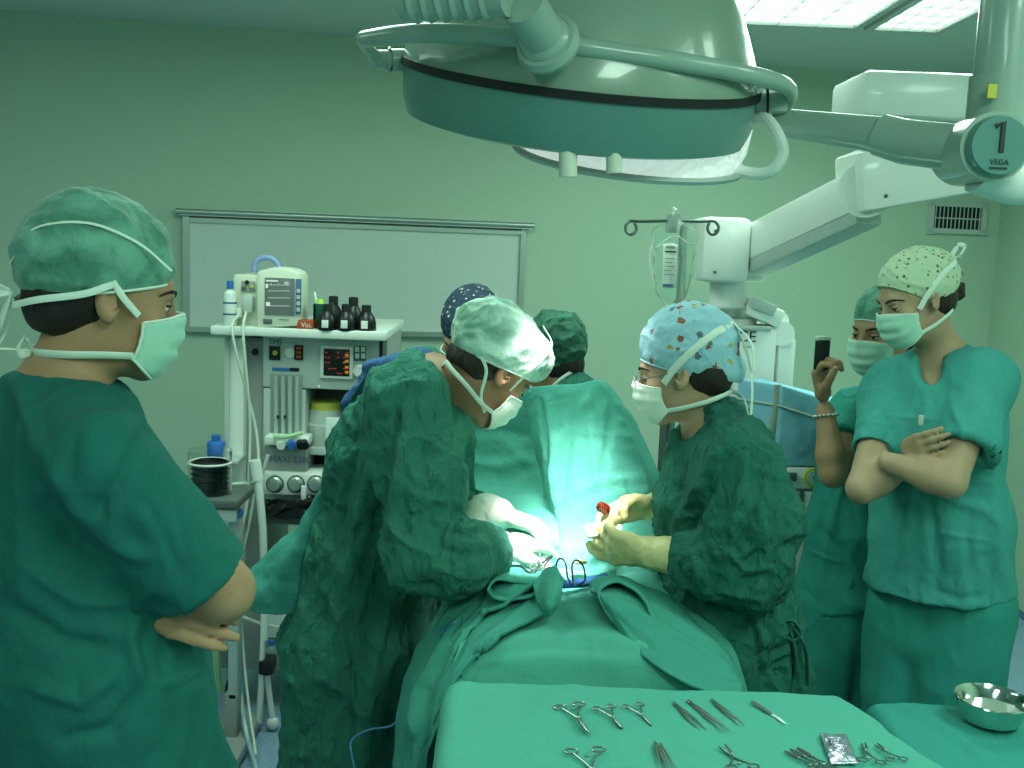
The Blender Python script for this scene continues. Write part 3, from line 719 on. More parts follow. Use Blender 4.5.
# bottle on the lower deck
def bottle(x, y0, y1, D, r, body, cap, label, capname='cap', group=None, name='bottle'):
    b0 = W(x, y1, D); h = W(x, y0, D)[2]-b0[2]
    o = empty(name, b0, label, 'bottle', group)
    MB().lathe(b0, (0, 0, 1), [(0, .001), (r*.9, .001), (r, .006), (r, h*.68), (r*.9, h*.74), (r*.42, h*.8), (r*.42, h*.84), (0, h*.84)], 24).build('body', body, o)
    MB().lathe(b0, (0, 0, 1), [(r*.5, h*.83), (r*.5, h*.99), (r*.4, h), (0, h)], 20).build(capname, cap, o)
    return o, b0, h
M['clearbottle'] = mat('clear_bottle', (.8, .95, .9), .08, trans=.8)
o, b0, h = bottle(230, 281, 326, D0-.05, .022, M['white'], M['blue'], 'white bottle with a blue cap left of the patient monitor')
for z_, k in ((.25, 1), (.5, 1)): MB().lathe(b0, (0, 0, 1), [(.0225, h*z_), (.0225, h*z_+.006)], 24).build('label_band', M['textb'], o)
# patient monitor
pm = empty('patient_monitor', W(272, 328, D0+.05), 'cream patient monitor with a blue handle on top of the machine', 'monitor')
mb = MB(); bxp(mb, 233, 275, 262, 327, D0-.02, D0+.16, .008); mb.build('rear_module', M['cream'], pm)
def front_case():
    pts = [(256, 272), (262, 270), (276, 267), (290, 269), (298, 272), (301, 276), (301, 326), (256, 328)]
    return prism(pts, D0-.07, D0+.06, 'front_case', M['cream'], pm)
front_case()
M['monscreen'] = mat('monitor_glass', (.10, .13, .12), .15, coat=.5, emit=(.35, .5, .42), estr=.10)
mb = MB(); bxp(mb, 264.5, 278, 294.5, 315, D0-.075, D0-.069, .002); ms = mb.build('screen', M['monscreen'], pm)
mb = MB(); bxp(mb, 295.5, 279, 301, 314, D0-.077, D0-.069, .002); kb_ = mb.build('key_strip', M['textb'], pm)
for k in range(4): m2 = MB(); bxp(m2, 296.5, 289+k*6.2, 300, 293+k*6.2, D0-.080, D0-.077); m2.build('key', M['lgrey'], kb_)
M['trace'] = mat('monitor_trace', (.3, .35, .33), .4, emit=(.75, .95, .85), estr=.5)
tr = MB()
for y, a in ((285, 2.2), (291, .7), (298, .5), (306, .4)):
    pts = [W(268+i*.8, y-(a if i % 9 == 4 else -a*.4 if i % 9 == 5 else 0), D0-.0765) for i in range(28)]
    tr.tube(pts, .0007, 4)
bxp(tr, 266, 280, 278, 281.6, D0-.0765, D0-.0755); bxp(tr, 266, 302, 270, 306, D0-.0765, D0-.0755); bxp(tr, 265.5, 284, 268, 288, D0-.0765, D0-.0755)
tr.build('trace', M['trace'], ms)
mb = MB(); bxp(mb, 279, 318.8, 289, 320.2, D0-.072, D0-.069); mb.build('small_print', M['grey'], pm, smooth=False)
mb = MB(); bxp(mb, 263, 319, 272, 324, D0-.074, D0-.069, .002); mb.build('badge', M['dgrey'], pm)
M['bluehandle'] = mat('lavender_handle', (.25, .36, .62), .4)
MB().tube(catmull([W(254, 272, D0+.03), W(255, 263, D0+.03), W(262, 258, D0+.03), W(271, 258.5, D0+.03), W(277, 263, D0+.03), W(279, 270, D0+.03)], 6), .009, 12).build('handle', M['bluehandle'], pm)
mb = MB(); bxp(mb, 241, 281, 255, 292, D0-.025, D0-.018, .002); cpn = mb.build('connector_panel', M['grey'], pm)
for x, y, c in ((247, 282, 'black'), (252, 287, 'yellow'), (244, 288, 'dgrey')): MB().sphere(W(x, y, D0-.027), .007, 6).build('socket', M[c], cpn)
mb = MB(); bxp(mb, 242, 296, 252, 313, D0-.06, D0-.018, .006); mb.build('probe_plug', M['lgrey'], pm)
mb = MB(); bxp(mb, 236, 308, 241, 318, D0-.06, D0-.018, .004); mb.build('probe_plug', M['cream'], pm)
# cables
def cable(name, pts, r, m, label, cat='cable', group=None, n=8):
    mb = MB().tube(catmull(pts, n), r, 8); o = mb.build(name, M[m] if isinstance(m, str) else m); return tag(o, label, cat, group)
cable('monitor_cable', [W(238, 316, D0-.06), W(232, 326, D0-.13), W(236, 352, D0-.14), W(246, 390, D0-.12), W(256, 430, D0-.12), W(258, 470, D0-.14), W(250, 520, D0-.14), W(240, 580, D0-.14), W(246, 680, D0-.2), W(256, 755, D0-.5)], .0045, 'cable', 'pale cable dropping from the monitor down to the floor')
cable('sensor_cable', [W(246, 312, D0-.07), W(243, 330, D0-.13), W(246, 370, D0-.13), W(250, 420, D0-.12), W(249, 470, D0-.13), W(246, 510, D0-.14), W(236, 560, D0-.16), W(238, 640, D0-.2), W(243, 720, D0-.3)], .0045, 'cable', 'pale cable hanging from the grey plug beside the monitor')
cable('suction_hose', [W(268, 455, D0-.1), W(258, 480, D0-.1), W(236, 484, D0-.12), W(216, 487, D0-.16), W(205, 492, D0-.2)], .006, 'cable', 'thin pale hose curving from the jar bracket to the machine', 'hose')
cable('oxygen_hose', [W(222, 490, D0-.12), W(232, 500, D0-.12), W(236, 520, D0-.12), W(228, 560, D0-.14), W(216, 620, D0-.16), W(216, 660, D0-.18), W(219, 690, D0-.16)], .014, 'greenhose', 'thick pale green hose hanging down by the suction jar', 'hose')
cable('clear_tube', [W(232, 590, D0-.2), W(233, 620, D0-.22), W(238, 660, D0-.24), W(244, 720, D0-.3), W(262, 790, D0-.5)], .008, mat('bluish_tubing', (.35, .55, .60), .3), 'bluish clear tube hanging behind the bare elbow', 'tube')
cable('floor_cable', [W(222, 590, D0-.05), W(232, 610, D0-.08), W(256, 622, D0-.12), W(282, 628, D0-.1)], .006, 'cable', 'pale cable looping in front of the lower cabinet')
# white stand pole of the infusion line, held to the machine
wp = empty('white_pole', W(268, 700, D0-.2)*[1, 1, 0]+[0, 0, .1], 'slim white pole with a clamp leaning in front of the machine', 'pole')
MB().tube([W(257, 462, D0-.14), W(263, 530, D0-.15), W(265, 600, D0-.16), W(264, 640, D0-.17)], .013, 12).build('tube', M['white'], wp)
MB().tube([W(255, 460, D0-.14), W(258, 480, D0-.14)], .019, 12).build('upper_sleeve', M['white'], wp)
mb = MB(); bxp(mb, 258, 662, 272, 676, D0-.2, D0-.12, .008); mb.build('clamp', M['black'], wp)
MB().tube([W(263, 640, D0-.17), W(261, 690, D0-.18), W(259, 722, D0-.18)], [.015, .018, .018], 10, flat=.6).build('lower_strap', M['white'], wp)
MB().tube([W(267, 675, D0-.17), W(270, 700, D0-.17), W(273, 722, D0-.17)], .010, 10).build('foot_tube', M['white'], wp)
MB().sphere(W(273, 723, D0-.17), .022, 8).build('foot', M['white'], wp)
bottle(271, 640, 668, D0-.10, .022, M['clearbottle'], M['blue'], 'small clear bottle with a blue cap low beside the white pole')
# pen cup, red cards, small black bottles
pc = empty('pen_cup', W(322, 328, D0+.0), 'square dark green cup holding a white stick and a lime marker', 'cup')
M['cupgreen'] = mat('dark_green_plastic', (.005, .08, .055), .35)
mb = MB(); bxp(mb, 313, 304, 316, 328.5, D0-.04, D0+.03, .002); bxp(mb, 328, 304, 331, 328.5, D0-.04, D0+.03, .002); bxp(mb, 313, 304, 331, 328.5, D0-.04, D0-.034, .002); bxp(mb, 313, 304, 331, 328.5, D0+.026, D0+.03, .002); bxp(mb, 313, 326, 331, 328.5, D0-.04, D0+.03); mb.build('cup', M['cupgreen'], pc)
tag(MB().tube([W(319, 318, D0-.01), W(314.5, 292, D0)], .004, 8).build('plastic_stick', M['white']), 'thin white stick standing in the green cup', 'stick')
o = empty('marker_pen', W(320, 318, D0-.01), 'marker with a lime green cap standing in the green cup', 'marker')
MB().tube([W(320, 320, D0-.01), W(320, 303, D0-.01)], .011, 12).build('barrel', M['white'], o); MB().tube([W(320, 304, D0-.01), W(320, 299, D0-.01)], [.013, .010], 12).build('cap', M['lime'], o)
cb = empty('card_box', W(305, 328, D0-.05), 'small orange-red carton with pale lettering beside the green cup', 'carton')
mb = MB(); bxp(mb, 297, 320, 313, 329, D0-.07, D0-.03, .002); mb.build('carton', M['red'], cb)
text('Vio.', W(301, 325, D0-.072), .022, M['textw'], cb)
spots = [(322, 318, 0, 1), (333, 309, 1, 1), (346, 318, 0, 1), (353, 309, 1, 1), (366, 318, 0, 1)]
lab = ['squat dark bottle leaning against the green cup', 'dark bottle at the back, just right of the green cup', 'squat dark bottle with a white label in the middle of the cluster', 'tallest dark bottle at the back of the cluster', 'squat dark bottle at the right end of the cluster']
for k, ((x, y, b_, _), lb) in enumerate(zip([(327, 308, -.055, 0), (333, 300, .03, 0), (346, 308, -.05, 0), (353, 301, .02, 0), (366, 309, -.03, 0)], lab)):
    d = D0+b_; b0 = W(x, 329, D0+b_); b0[2] = W(330, 329, D0)[2]+0.0005; h = W(x, y-4, d)[2]-b0[2]
    o = empty('medicine_bottle', b0, lb, 'bottle', 'dark bottles on the machine shelf')
    MB().lathe(b0, (0, 0, 1), [(0, .001), (.032, .001), (.034, .006), (.033, h*.35), (.028, h*.55), (.017, h*.72), (.013, h*.76), (0, h*.76)], 20).build('body', M['black'], o)
    MB().lathe(b0, (0, 0, 1), [(.016, h*.74), (.016, h*.97), (.013, h), (0, h)], 16).build('cap', M['rubber'], o)
    mb = MB(); mb.box(b0+[-.012, -.0355, h*.12], b0+[.010, -.033, h*.42], .001); mb.build('label', M['lgrey'] if k % 2 else M['white'], o)
# bracket tray + suction jar
D1 = 3.25
ty = empty('jar_shelf', W(215, 505, D1)*[1, 1, 1], 'small dark shelf on a grey bracket left of the machine', 'shelf')
mb = MB(); bxp(mb, 190, 500, 238, 509, D1-.09, D1+.12, .006); mb.build('shelf_plate', M['dgrey'], ty)
mb = MB(); bxp(mb, 205, 510, 236, 522, D1-.08, D1-.06, .004); bxp(mb, 228, 509, 238, 700, D1+.02, D1+.08, .004); mb.build('bracket', M['lgrey'], ty)
mb = MB(); q = W(233, 700, D1+.05); mb.box((q[0]-.10, D1-.15, .01), (q[0]+.06, D1+.2, .05), .01); mb.box((q[0]-.02, D1+.02, .04), (q[0]+.02, D1+.08, W(233, 690, D1+.05)[2]), .004); mb.build('foot_plate', M['grey'], ty)
jr = empty('suction_jar', W(209, 499, D1), 'clear suction jar of dark ridged tubing on the small shelf', 'jar')
jb = W(210, 500, D1+.0); jb[2] += .002; jh = W(210, 450, D1)[2]-jb[2]
MB().lathe(jb, (0, 0, 1), [(0, .004), (.064, .004), (.066, .012), (.066, jh), (.063, jh), (.063, .014), (0, .012)], 40).build('glass_wall', M['glass'], jr)
mb = MB()
for k in range(7): mb.lathe(jb+[0, 0, .02+k*.016], (0, 0, 1), [(.05, -.006), (.058, 0), (.05, .006)], 36)
mb.lathe(jb, (0, 0, 1), [(0, .015), (.052, .015), (.052, jh*.72), (0, jh*.72)], 36); mb.build('dark_coil', M['black'], jr)
rg = MB(); R_ = [jb+[.064*math.cos(a), .064*math.sin(a), jh*.76] for a in np.linspace(0, 2*math.pi, 33)[:-1]]; rg.tube(R_, .004, 8, closed=True); rg.build('upper_ring', M['white'], jr)
rg = MB(); R_ = [jb+[.075*math.cos(a)+.01, .06*math.sin(a)-.005, .010] for a in np.linspace(0, 2*math.pi, 33)[:-1]]; rg.tube(R_, .005, 8, closed=True); rg.build('hose_ring', M['cable'], jr)
bottle(216, 435, 460, D1+.30, .03, M['blue'], M['blue'], 'blue-capped bottle just behind the suction jar', name='blue_bottle')
b_ = MB(); bxp(b_, 205, 460, 238, 464, D1+.25, D1+.36, .003); b_.build('ledge', M['lgrey'], ty)
mb = MB(); bxp(mb, 232, 512, 240, 520, D1-.05, D1+.0, .008); mb.build('blue_valve', M['blue'], ty)

# ================================================================ IV pole with bag
D2 = 3.2
iv = empty('drip_stand', W(668, 500, D2)*[1, 1, 0], 'slim metal drip stand with two curled hooks', 'drip stand')
xb = W(668, 480, D2)[0]; zt_ = W(672, 222, D2)[2]
MB().tube([np.array([xb, D2, .05]), np.array([xb, D2, zt_])], .011, 16).build('pole', M['steel'], iv)
MB().tube([np.array([xb-.022, D2, .05]), np.array([xb-.022, D2, W(665, 415, D2)[2]])], .012, 12).build('rear_pole', M['dgrey'], iv)
mb = MB(); bxp(mb, 668, 214, 677, 233, D2-.02, D2+.02, .004); mb.build('head', M['grey'], iv)
for s_ in (-1, 1):
    x0 = 672+s_*4; x1 = 672+s_*46
    pts = [W(x0, 221, D2), W(672+s_*30, 221.5, D2), W(x1-s_*5, 221, D2)]+[W(x1-s_*5+s_*5*math.sin(t)*1.1, 228-6.5*math.cos(t), D2) for t in np.linspace(.6, 5.6, 10)]
    MB().tube(catmull(pts, 4), .0045, 8).build('hook', M['darksteel'], iv)
for k in range(5):
    a = 2*math.pi*k/5+.3
    MB().tube([np.array([xb, D2, .09]), np.array([xb+.24*math.cos(a), D2+.24*math.sin(a), .05])], .012, 10).build('leg', M['steel'], iv)
mb = MB(); bxp(mb, 676, 404, 690, 409, D2-.03, D2+.03, .004); mb.build('clamp_bar', M['white'], iv)
vb_ = Vol(); bc = W(673, 264, D2-.06)
vb_.slab(bc+[0, 0, .085], bc-[0, 0, .085], (.066, .030), (.046, .022), (1, 0, 0), k=.02).cone(bc+[0, 0, .10], bc+[0, 0, .15], .014, .008, .03)
V, F = vb_.mesh(.004); N = vnormals(V, F); V = crumple(V, N, .06, .003, 5)
ivb = empty('infusion_bag', bc-[0, 0, .12], 'clear infusion bag with a printed white label hanging from the drip stand', 'infusion bag')
mesh('bag', V, F, M['ivbag'], ivb)
MB().tube(catmull([bc+[0, 0, .15], bc+[-.004, .03, .16], W(672, 222, D2)], 5), .003, 6).build('hanger', M['white'], ivb)
bl = empty('temp', bc, None, None); bpy.data.objects.remove(bl)
lb_ = cloth_patch('label', [[W(663, 244, D2-.095), W(671, 243, D2-.10), W(678, 245, D2-.095)], [W(663, 265, D2-.10), W(670, 265, D2-.104), W(677, 266, D2-.10)], [W(662, 287, D2-.09), W(669, 288, D2-.095), W(675, 288, D2-.09)]], 6, 6, M['white'], ivb, .0008)
for y, x0, x1, hh, c in ((251, 665, 676, 1.5, 'text'), (284, 663, 673, 3, 'textb'), (258, 665, 675, .8, 'grey'), (262, 665, 673, .8, 'grey'), (266, 665, 675, .8, 'grey'), (270, 664, 672, .8, 'grey'), (274, 664, 674, .8, 'grey')):
    mb = MB(); bxp(mb, x0, y, x1, y+hh, D2-.1075, D2-.1065); mb.build('label_line', M[c], lb_, smooth=False)
mb = MB(); bxp(mb, 666, 246, 675, 248.5, D2-.1075, D2-.1065); mb.build('label_line', M['grey'], lb_, smooth=False)
for pts in ([(652, 244), (650, 262), (656, 288), (664, 302)], [(694, 242), (697, 262), (692, 288), (684, 302)], [(656, 248), (674, 236), (692, 246)], [(664, 303), (672, 308), (684, 303)]):
    MB().tube(catmull([W(x, y, D2-.06) for x, y in pts], 5), .003, 6).build('bag_seam', M['white'], ivb)
# ================================================================ drapes
TEAL = (0.085, 0.37, 0.30)
M['drape'] = cloth('teal_drape_cloth', TEAL, .55, 14, stretch=U3)
M['drape2'] = cloth('table_cover_cloth', (0.085, 0.38, 0.30), .38, 9, stretch=U3)
M['flap'] = cloth('folded_drape_cloth', (0.055, 0.29, 0.23), .4, 18, stretch=U3)
M['drape3'] = cloth('side_table_cloth', (0.038, 0.28, 0.235), .5, 10, stretch=U3)
def g(rows): return [[W(*p) for p in r] for r in rows]
pt = empty('patient_drape', (0.1, 2.3, 0), 'large teal surgical drape covering the patient and raised as a screen at the head', 'surgical drape')
# raised screen, right part with the peak
scr = g([[(520, 389, 2.76), (545, 386, 2.70), (575, 384, 2.67), (598, 381, 2.66), (611, 386, 2.68), (622, 404, 2.75), (634, 424, 2.84)],
 [(529, 415, 2.74), (547, 414, 2.66), (577, 412, 2.61), (603, 412, 2.60), (622, 414, 2.64), (636, 432, 2.74), (650, 455, 2.84)],
 [(537, 455, 2.70), (549, 452, 2.58), (582, 450, 2.53), (610, 450, 2.53), (634, 452, 2.60), (650, 468, 2.70), (662, 485, 2.82)],
 [(545, 492, 2.62), (553, 492, 2.50), (586, 492, 2.46), (616, 492, 2.46), (646, 495, 2.52), (664, 505, 2.64), (674, 515, 2.78)],
 [(548, 520, 2.52), (558, 524, 2.44), (590, 526, 2.40), (624, 528, 2.40), (656, 530, 2.46), (678, 540, 2.56), (690, 550, 2.72)],
 [(545, 556, 2.40), (562, 562, 2.33), (594, 566, 2.29), (630, 568, 2.29), (668, 572, 2.33), (694, 584, 2.40), (712, 600, 2.52)],
 [(545, 572, 2.38), (562, 580, 2.32), (594, 584, 2.28), (630, 586, 2.28), (668, 590, 2.32), (694, 602, 2.39), (712, 618, 2.51)]])
fl = [([(548, 400), (556, 460), (550, 520)], 4, .012), ([(540, 400), (548, 460), (552, 530)], 3, -.018), ([(598, 384), (560, 440), (552, 500)], 6, .012), ([(575, 395), (566, 450), (560, 510)], 5, -.010),
      ([(590, 400), (592, 450), (600, 500)], 4, .007), ([(612, 400), (608, 440), (600, 480), (596, 520)], 4, -.007), ([(620, 410), (640, 470), (650, 510)], 5, .008), ([(600, 430), (625, 470), (640, 520)], 4, -.006),
      ([(575, 430), (640, 440)], 4, .004), ([(560, 500), (600, 480), (650, 478)], 4, .006), ([(565, 530), (620, 500), (660, 500)], 5, -.006), ([(600, 382), (612, 398), (632, 425)], 3, .008)]
cloth_patch('screen', scr, 14, 14, M['drape'], pt, .004, cr=[(.16, .006, (1, 1, .5)), (.06, .0025, U3)], fl=fl)
left = g([[(440, 402, 2.92), (475, 396, 2.88), (505, 392, 2.84), (530, 388, 2.80)],
 [(445, 440, 2.92), (478, 438, 2.87), (510, 436, 2.83), (538, 434, 2.78)],
 [(450, 470, 2.90), (480, 468, 2.85), (513, 468, 2.81), (543, 468, 2.75)],
 [(452, 492, 2.86), (482, 490, 2.81), (515, 490, 2.77), (546, 486, 2.70)],
 [(455, 500, 2.74), (485, 500, 2.70), (517, 498, 2.66), (550, 494, 2.62)],
 [(455, 520, 2.58), (485, 518, 2.55), (520, 516, 2.52), (556, 512, 2.50)],
 [(455, 548, 2.44), (485, 546, 2.43), (520, 545, 2.42), (560, 540, 2.38)],
 [(455, 568, 2.43), (485, 566, 2.42), (520, 565, 2.41), (560, 560, 2.37)]])
cloth_patch('head_panel', left, 10, 14, M['drape'], pt, .004, cr=[(.14, .005, U3)], fl=[([(450, 432), (500, 430), (540, 438)], 5, -.007), ([(450, 460), (500, 466), (540, 458)], 6, .008), ([(500, 440), (540, 470)], 6, .005)])
# body of the patient under the sheet, field to feet
bd_ = g([[(455, 532, 2.62), (490, 530, 2.62), (530, 524, 2.62), (580, 522, 2.62), (630, 524, 2.62), (685, 536, 2.62), (745, 560, 2.62), (785, 600, 2.62)],
 [(450, 560, 2.42), (480, 556, 2.44), (530, 546, 2.46), (580, 544, 2.44), (630, 548, 2.42), (680, 560, 2.42), (735, 590, 2.44), (770, 640, 2.46)],
 [(458, 585, 2.26), (480, 578, 2.30), (525, 570, 2.33), (575, 566, 2.34), (625, 570, 2.31), (680, 582, 2.28), (730, 615, 2.26), (765, 680, 2.28)],
 [(462, 610, 2.12), (480, 600, 2.15), (525, 593, 2.18), (570, 590, 2.19), (620, 594, 2.16), (680, 606, 2.13), (728, 638, 2.10), (758, 720, 2.12)],
 [(460, 640, 1.97), (485, 626, 2.02), (525, 618, 2.05), (570, 615, 2.06), (620, 617, 2.03), (680, 632, 2.00), (722, 666, 1.97), (750, 750, 1.98)],
 [(452, 672, 1.87), (485, 652, 1.90), (525, 643, 1.92), (570, 640, 1.93), (620, 641, 1.91), (675, 655, 1.89), (716, 690, 1.87), (740, 780, 1.88)],
 [(450, 720, 1.85), (485, 690, 1.86), (525, 680, 1.87), (570, 676, 1.88), (620, 678, 1.86), (675, 695, 1.85), (712, 730, 1.84), (730, 820, 1.84)],
 [(448, 790, 1.84), (485, 785, 1.84), (525, 780, 1.84), (570, 780, 1.84), (620, 780, 1.84), (675, 785, 1.83), (710, 800, 1.83), (724, 900, 1.83)],
 [(448, 1080, 1.84), (485, 1080, 1.84), (525, 1080, 1.84), (570, 1080, 1.84), (620, 1080, 1.84), (675, 1080, 1.83), (708, 1080, 1.83), (722, 1100, 1.83)]])
fl = [([(470, 662), (520, 636), (590, 634), (660, 650)], 6, .006), ([(480, 655), (540, 648), (640, 652)], 5, -.004), ([(575, 600), (600, 614), (640, 620)], 4, .004), ([(462, 668), (480, 650), (500, 640)], 4, -.006),
      ([(452, 676), (470, 660), (490, 655)], 3, .006), ([(455, 700), (475, 672), (500, 665)], 4, -.006)]
cloth_patch('body_sheet', bd_, 14, 14, M['drape2'], pt, .004, cr=[(.22, .006, U3), (.07, .0018, U3)], fl=fl)
# table under the sheets
tb = empty('operating_table', (0.1, 2.35, 0), 'operating table hidden under the teal drapes', 'operating table')
MB().box((-.08, 1.95, .72), (.34, 2.75, .80), .02).build('mattress', M['rubber'], tb); MB().box((-.05, 2.3, .10), (.2, 2.7, .79), .03).build('column', M['enamel'], tb); MB().box((-.15, 2.0, .0), (.30, 2.75, .12), .03).build('base', M['enamel'], tb)
MB().tube([np.array([-.14, 2.86, .80]), W(470, 402, 2.94), W(590, 388, 2.74)-[0, -.05, .01]], .012, 12).build('screen_bar', M['steel'], tb)
# side sheets: two folded layers falling to the left
def rolled_edge(mb, pts, r): mb.tube(catmull([W(*p) for p in pts], 6), r, 8, flat=.7)
lf = empty('left_side_drape', W(450, 700, 2.0)*[1, 1, 0], 'folded green drape falling in layers beside the bending surgeon', 'surgical drape')
under = g([[(500, 566, 2.270), (530, 572, 2.210), (558, 574, 2.150), (560, 590, 2.090), (553, 606, 2.030)],
 [(455, 592, 2.230), (482, 604, 2.130), (505, 610, 2.050), (515, 620, 1.980), (508, 632, 1.930)],
 [(428, 630, 2.150), (448, 640, 2.030), (468, 645, 1.930), (482, 650, 1.880), (466, 662, 1.860)],
 [(406, 680, 2.070), (422, 690, 1.930), (436, 695, 1.850), (446, 698, 1.830), (438, 704, 1.830)],
 [(396, 740, 2.010), (408, 745, 1.890), (418, 748, 1.830), (426, 750, 1.820), (424, 756, 1.820)],
 [(394, 830, 1.980), (404, 830, 1.880), (412, 830, 1.820), (418, 830, 1.810), (420, 832, 1.820)],
 [(392, 980, 1.980), (402, 980, 1.880), (410, 980, 1.820), (416, 980, 1.810), (418, 980, 1.820)]])
fl = [([(556, 576), (520, 612), (470, 650), (440, 700)], 4, .006), ([(520, 580), (470, 620), (430, 680), (410, 760)], 6, -.010), ([(500, 585), (455, 625), (418, 690), (402, 768)], 5, .010)]
cloth_patch('lower_layer', under, 14, 12, M['flap'], lf, .006, cr=[(.12, .005, U3), (.05, .002, U3)], fl=fl)
over = g([[(500, 570, 2.175), (515, 578, 2.135), (532, 583, 2.085), (538, 578, 2.065)],
 [(488, 575, 2.175), (503, 586, 2.115), (508, 600, 2.055), (500, 606, 2.035)],
 [(470, 590, 2.175), (482, 603, 2.105), (486, 614, 2.045), (476, 620, 2.025)],
 [(440, 618, 2.135), (454, 630, 2.055), (466, 640, 1.975), (452, 652, 1.945)],
 [(420, 655, 2.095), (432, 668, 1.995), (446, 680, 1.915), (440, 690, 1.875)],
 [(404, 705, 2.035), (414, 715, 1.935), (428, 724, 1.865), (430, 735, 1.815)],
 [(398, 780, 1.995), (406, 785, 1.905), (414, 790, 1.845), (418, 795, 1.815)]])
cloth_patch('upper_layer', over, 12, 12, M['flap'], lf, .007, cr=[(.10, .005, U3), (.04, .002, U3)], fl=[([(500, 590), (460, 630), (420, 700)], 4, .009), ([(486, 596), (446, 640), (412, 710)], 4, -.008)])
fold = g([[(533, 584, 2.050), (545, 570, 2.090), (556, 566, 2.090), (562, 578, 2.030)],
 [(536, 600, 2.010), (546, 588, 2.010), (556, 586, 2.000), (562, 594, 1.990)],
 [(541, 612, 1.990), (547, 606, 1.960), (554, 604, 1.960), (558, 606, 1.970)],
 [(544, 618, 1.980), (548, 616, 1.960), (552, 614, 1.960), (554, 612, 1.970)]])
cloth_patch('turned_corner', fold, 8, 8, M['flap'], lf, .006, cr=[(.06, .003, U3)])
mb = MB(); rolled_edge(mb, [(490, 574, 2.245), (504, 588, 2.175), (507, 602, 2.12), (480, 622, 2.09), (450, 655, 2.02)], .0045)
mb.build('hem', M['flap'], lf)
rf = empty('right_side_drape', W(690, 640, 2.1)*[1, 1, 0], 'folded green drape falling towards the seated-height nurse on the right of the patient', 'surgical drape')
rf['label'] = 'folded green drape lying over the right side of the patient'
ro = g([[(600, 580, 2.090), (625, 584, 2.110), (650, 590, 2.130), (680, 602, 2.130), (710, 625, 2.110), (728, 650, 2.070)],
 [(590, 588, 2.050), (618, 590, 2.050), (650, 600, 2.060), (684, 618, 2.050), (714, 640, 2.020), (736, 668, 1.970)],
 [(598, 592, 2.010), (614, 604, 1.970), (650, 622, 1.950), (686, 640, 1.930), (718, 658, 1.910), (742, 680, 1.870)],
 [(604, 602, 1.990), (622, 624, 1.930), (650, 645, 1.890), (684, 664, 1.860), (716, 678, 1.840), (742, 686, 1.820)],
 [(612, 620, 1.970), (628, 642, 1.910), (652, 664, 1.855), (684, 682, 1.820), (712, 692, 1.800), (740, 694, 1.790)]])
fl = [([(610, 596), (650, 622), (700, 650), (735, 672)], 4, .010), ([(612, 610), (640, 640), (690, 672)], 4, -.006), ([(640, 600), (690, 630), (730, 660)], 5, .008), ([(625, 595), (675, 625), (720, 655)], 4, -.007)]
cloth_patch('lower_layer', ro, 12, 12, M['flap'], rf, .007, cr=[(.10, .005, U3), (.04, .0018, U3)], fl=fl)
# rolled opening with a dark hollow
def tunnel(name, mouth, back, parent, m, r=None):
    """a cloth roll: mouth and back are closed rings given as pixel + depth"""
    A = [W(*p) for p in mouth]; B = [W(*p) for p in back]
    A = catmull(A, 5, True); B = catmull(B, 5, True); n = len(A); V = []
    for t in np.linspace(0, 1, 7): V += [a*(1-t)+b*t for a, b in zip(A, B)]
    V = np.array(V); F = gridfaces(7, n, True); N = vnormals(V, F); V = crumple(V, N, .05, .003, 3)
    o = mesh(name, V, F, m, parent); s = o.modifiers.new('t', 'SOLIDIFY'); s.thickness = .005; return o
tunnel('rolled_fold', [(600, 596, 1.995), (606, 586, 2.015), (622, 584, 2.035), (640, 596, 2.015), (652, 618, 1.965), (655, 640, 1.925), (636, 636, 1.925), (612, 618, 1.955)],
       [(590, 586, 2.125), (600, 578, 2.145), (620, 578, 2.165), (645, 588, 2.165), (664, 600, 2.145), (664, 610, 2.125), (640, 606, 2.125), (610, 594, 2.125)], rf, M['flap'])
tunnel('rolled_fold', [(489, 590, 2.075), (498, 580, 2.095), (518, 583, 2.095), (537, 588, 2.065), (530, 596, 2.045), (508, 600, 2.045), (494, 598, 2.045)],
       [(492, 576, 2.205), (505, 570, 2.225), (520, 570, 2.225), (540, 573, 2.205), (536, 580, 2.195), (515, 584, 2.195), (498, 584, 2.195)], lf, M['flap'])
# ---- things on the field
wr = MB().tube(catmull([W(*p) for p in [(500, 575, 2.22), (508, 567, 2.21), (520, 566, 2.2), (532, 574, 2.18), (540, 565, 2.2), (552, 556, 2.2), (544, 568, 2.17), (551, 580, 2.15), (558, 560, 2.17), (565, 562, 2.16), (568, 578, 2.14), (573, 584, 2.13), (572, 566, 2.15), (576, 560, 2.16), (583, 566, 2.14), (585, 580, 2.12), (578, 586, 2.11), (590, 584, 2.12), (604, 578, 2.12)]], 8), .0022, 6).build('diathermy_cable', M['hose'])
tag(wr, 'thin black looping cable lying over the blue tube on the drape', 'cable')
bt = MB().tube([W(562, 584, 2.16), W(584, 583, 2.17), W(606, 577, 2.2)], .0095, 12).build('blue_tube', M['blue']); tag(bt, 'short bright blue tube lying across the drape', 'tube')
fcp = empty('towel_clip', W(540, 566, 2.21), 'small scissor-handled clip lying at the edge of the lit field', 'clip')
def loopring(c, u, v, ru, rv, r, n=20): return MB().tube([np.array(c)+np.array(u)*ru*math.cos(a)+np.array(v)*rv*math.sin(a) for a in np.linspace(0, 2*math.pi, n+1)[:-1]], r, 8, closed=True)
for k, (x, y) in enumerate(((543, 561), (536, 566))): loopring(W(x, y, 2.2), nrm([1, .4, .3]), nrm([-.2, .9, .3]), .013, .011, .0022).build('finger_ring', M['steel'], fcp)
MB().tube([W(541, 563, 2.2), W(532, 574, 2.18)], .0025, 6).tube([W(537, 567, 2.2), W(527, 572, 2.19)], .0025, 6).build('jaws', M['steel'], fcp)
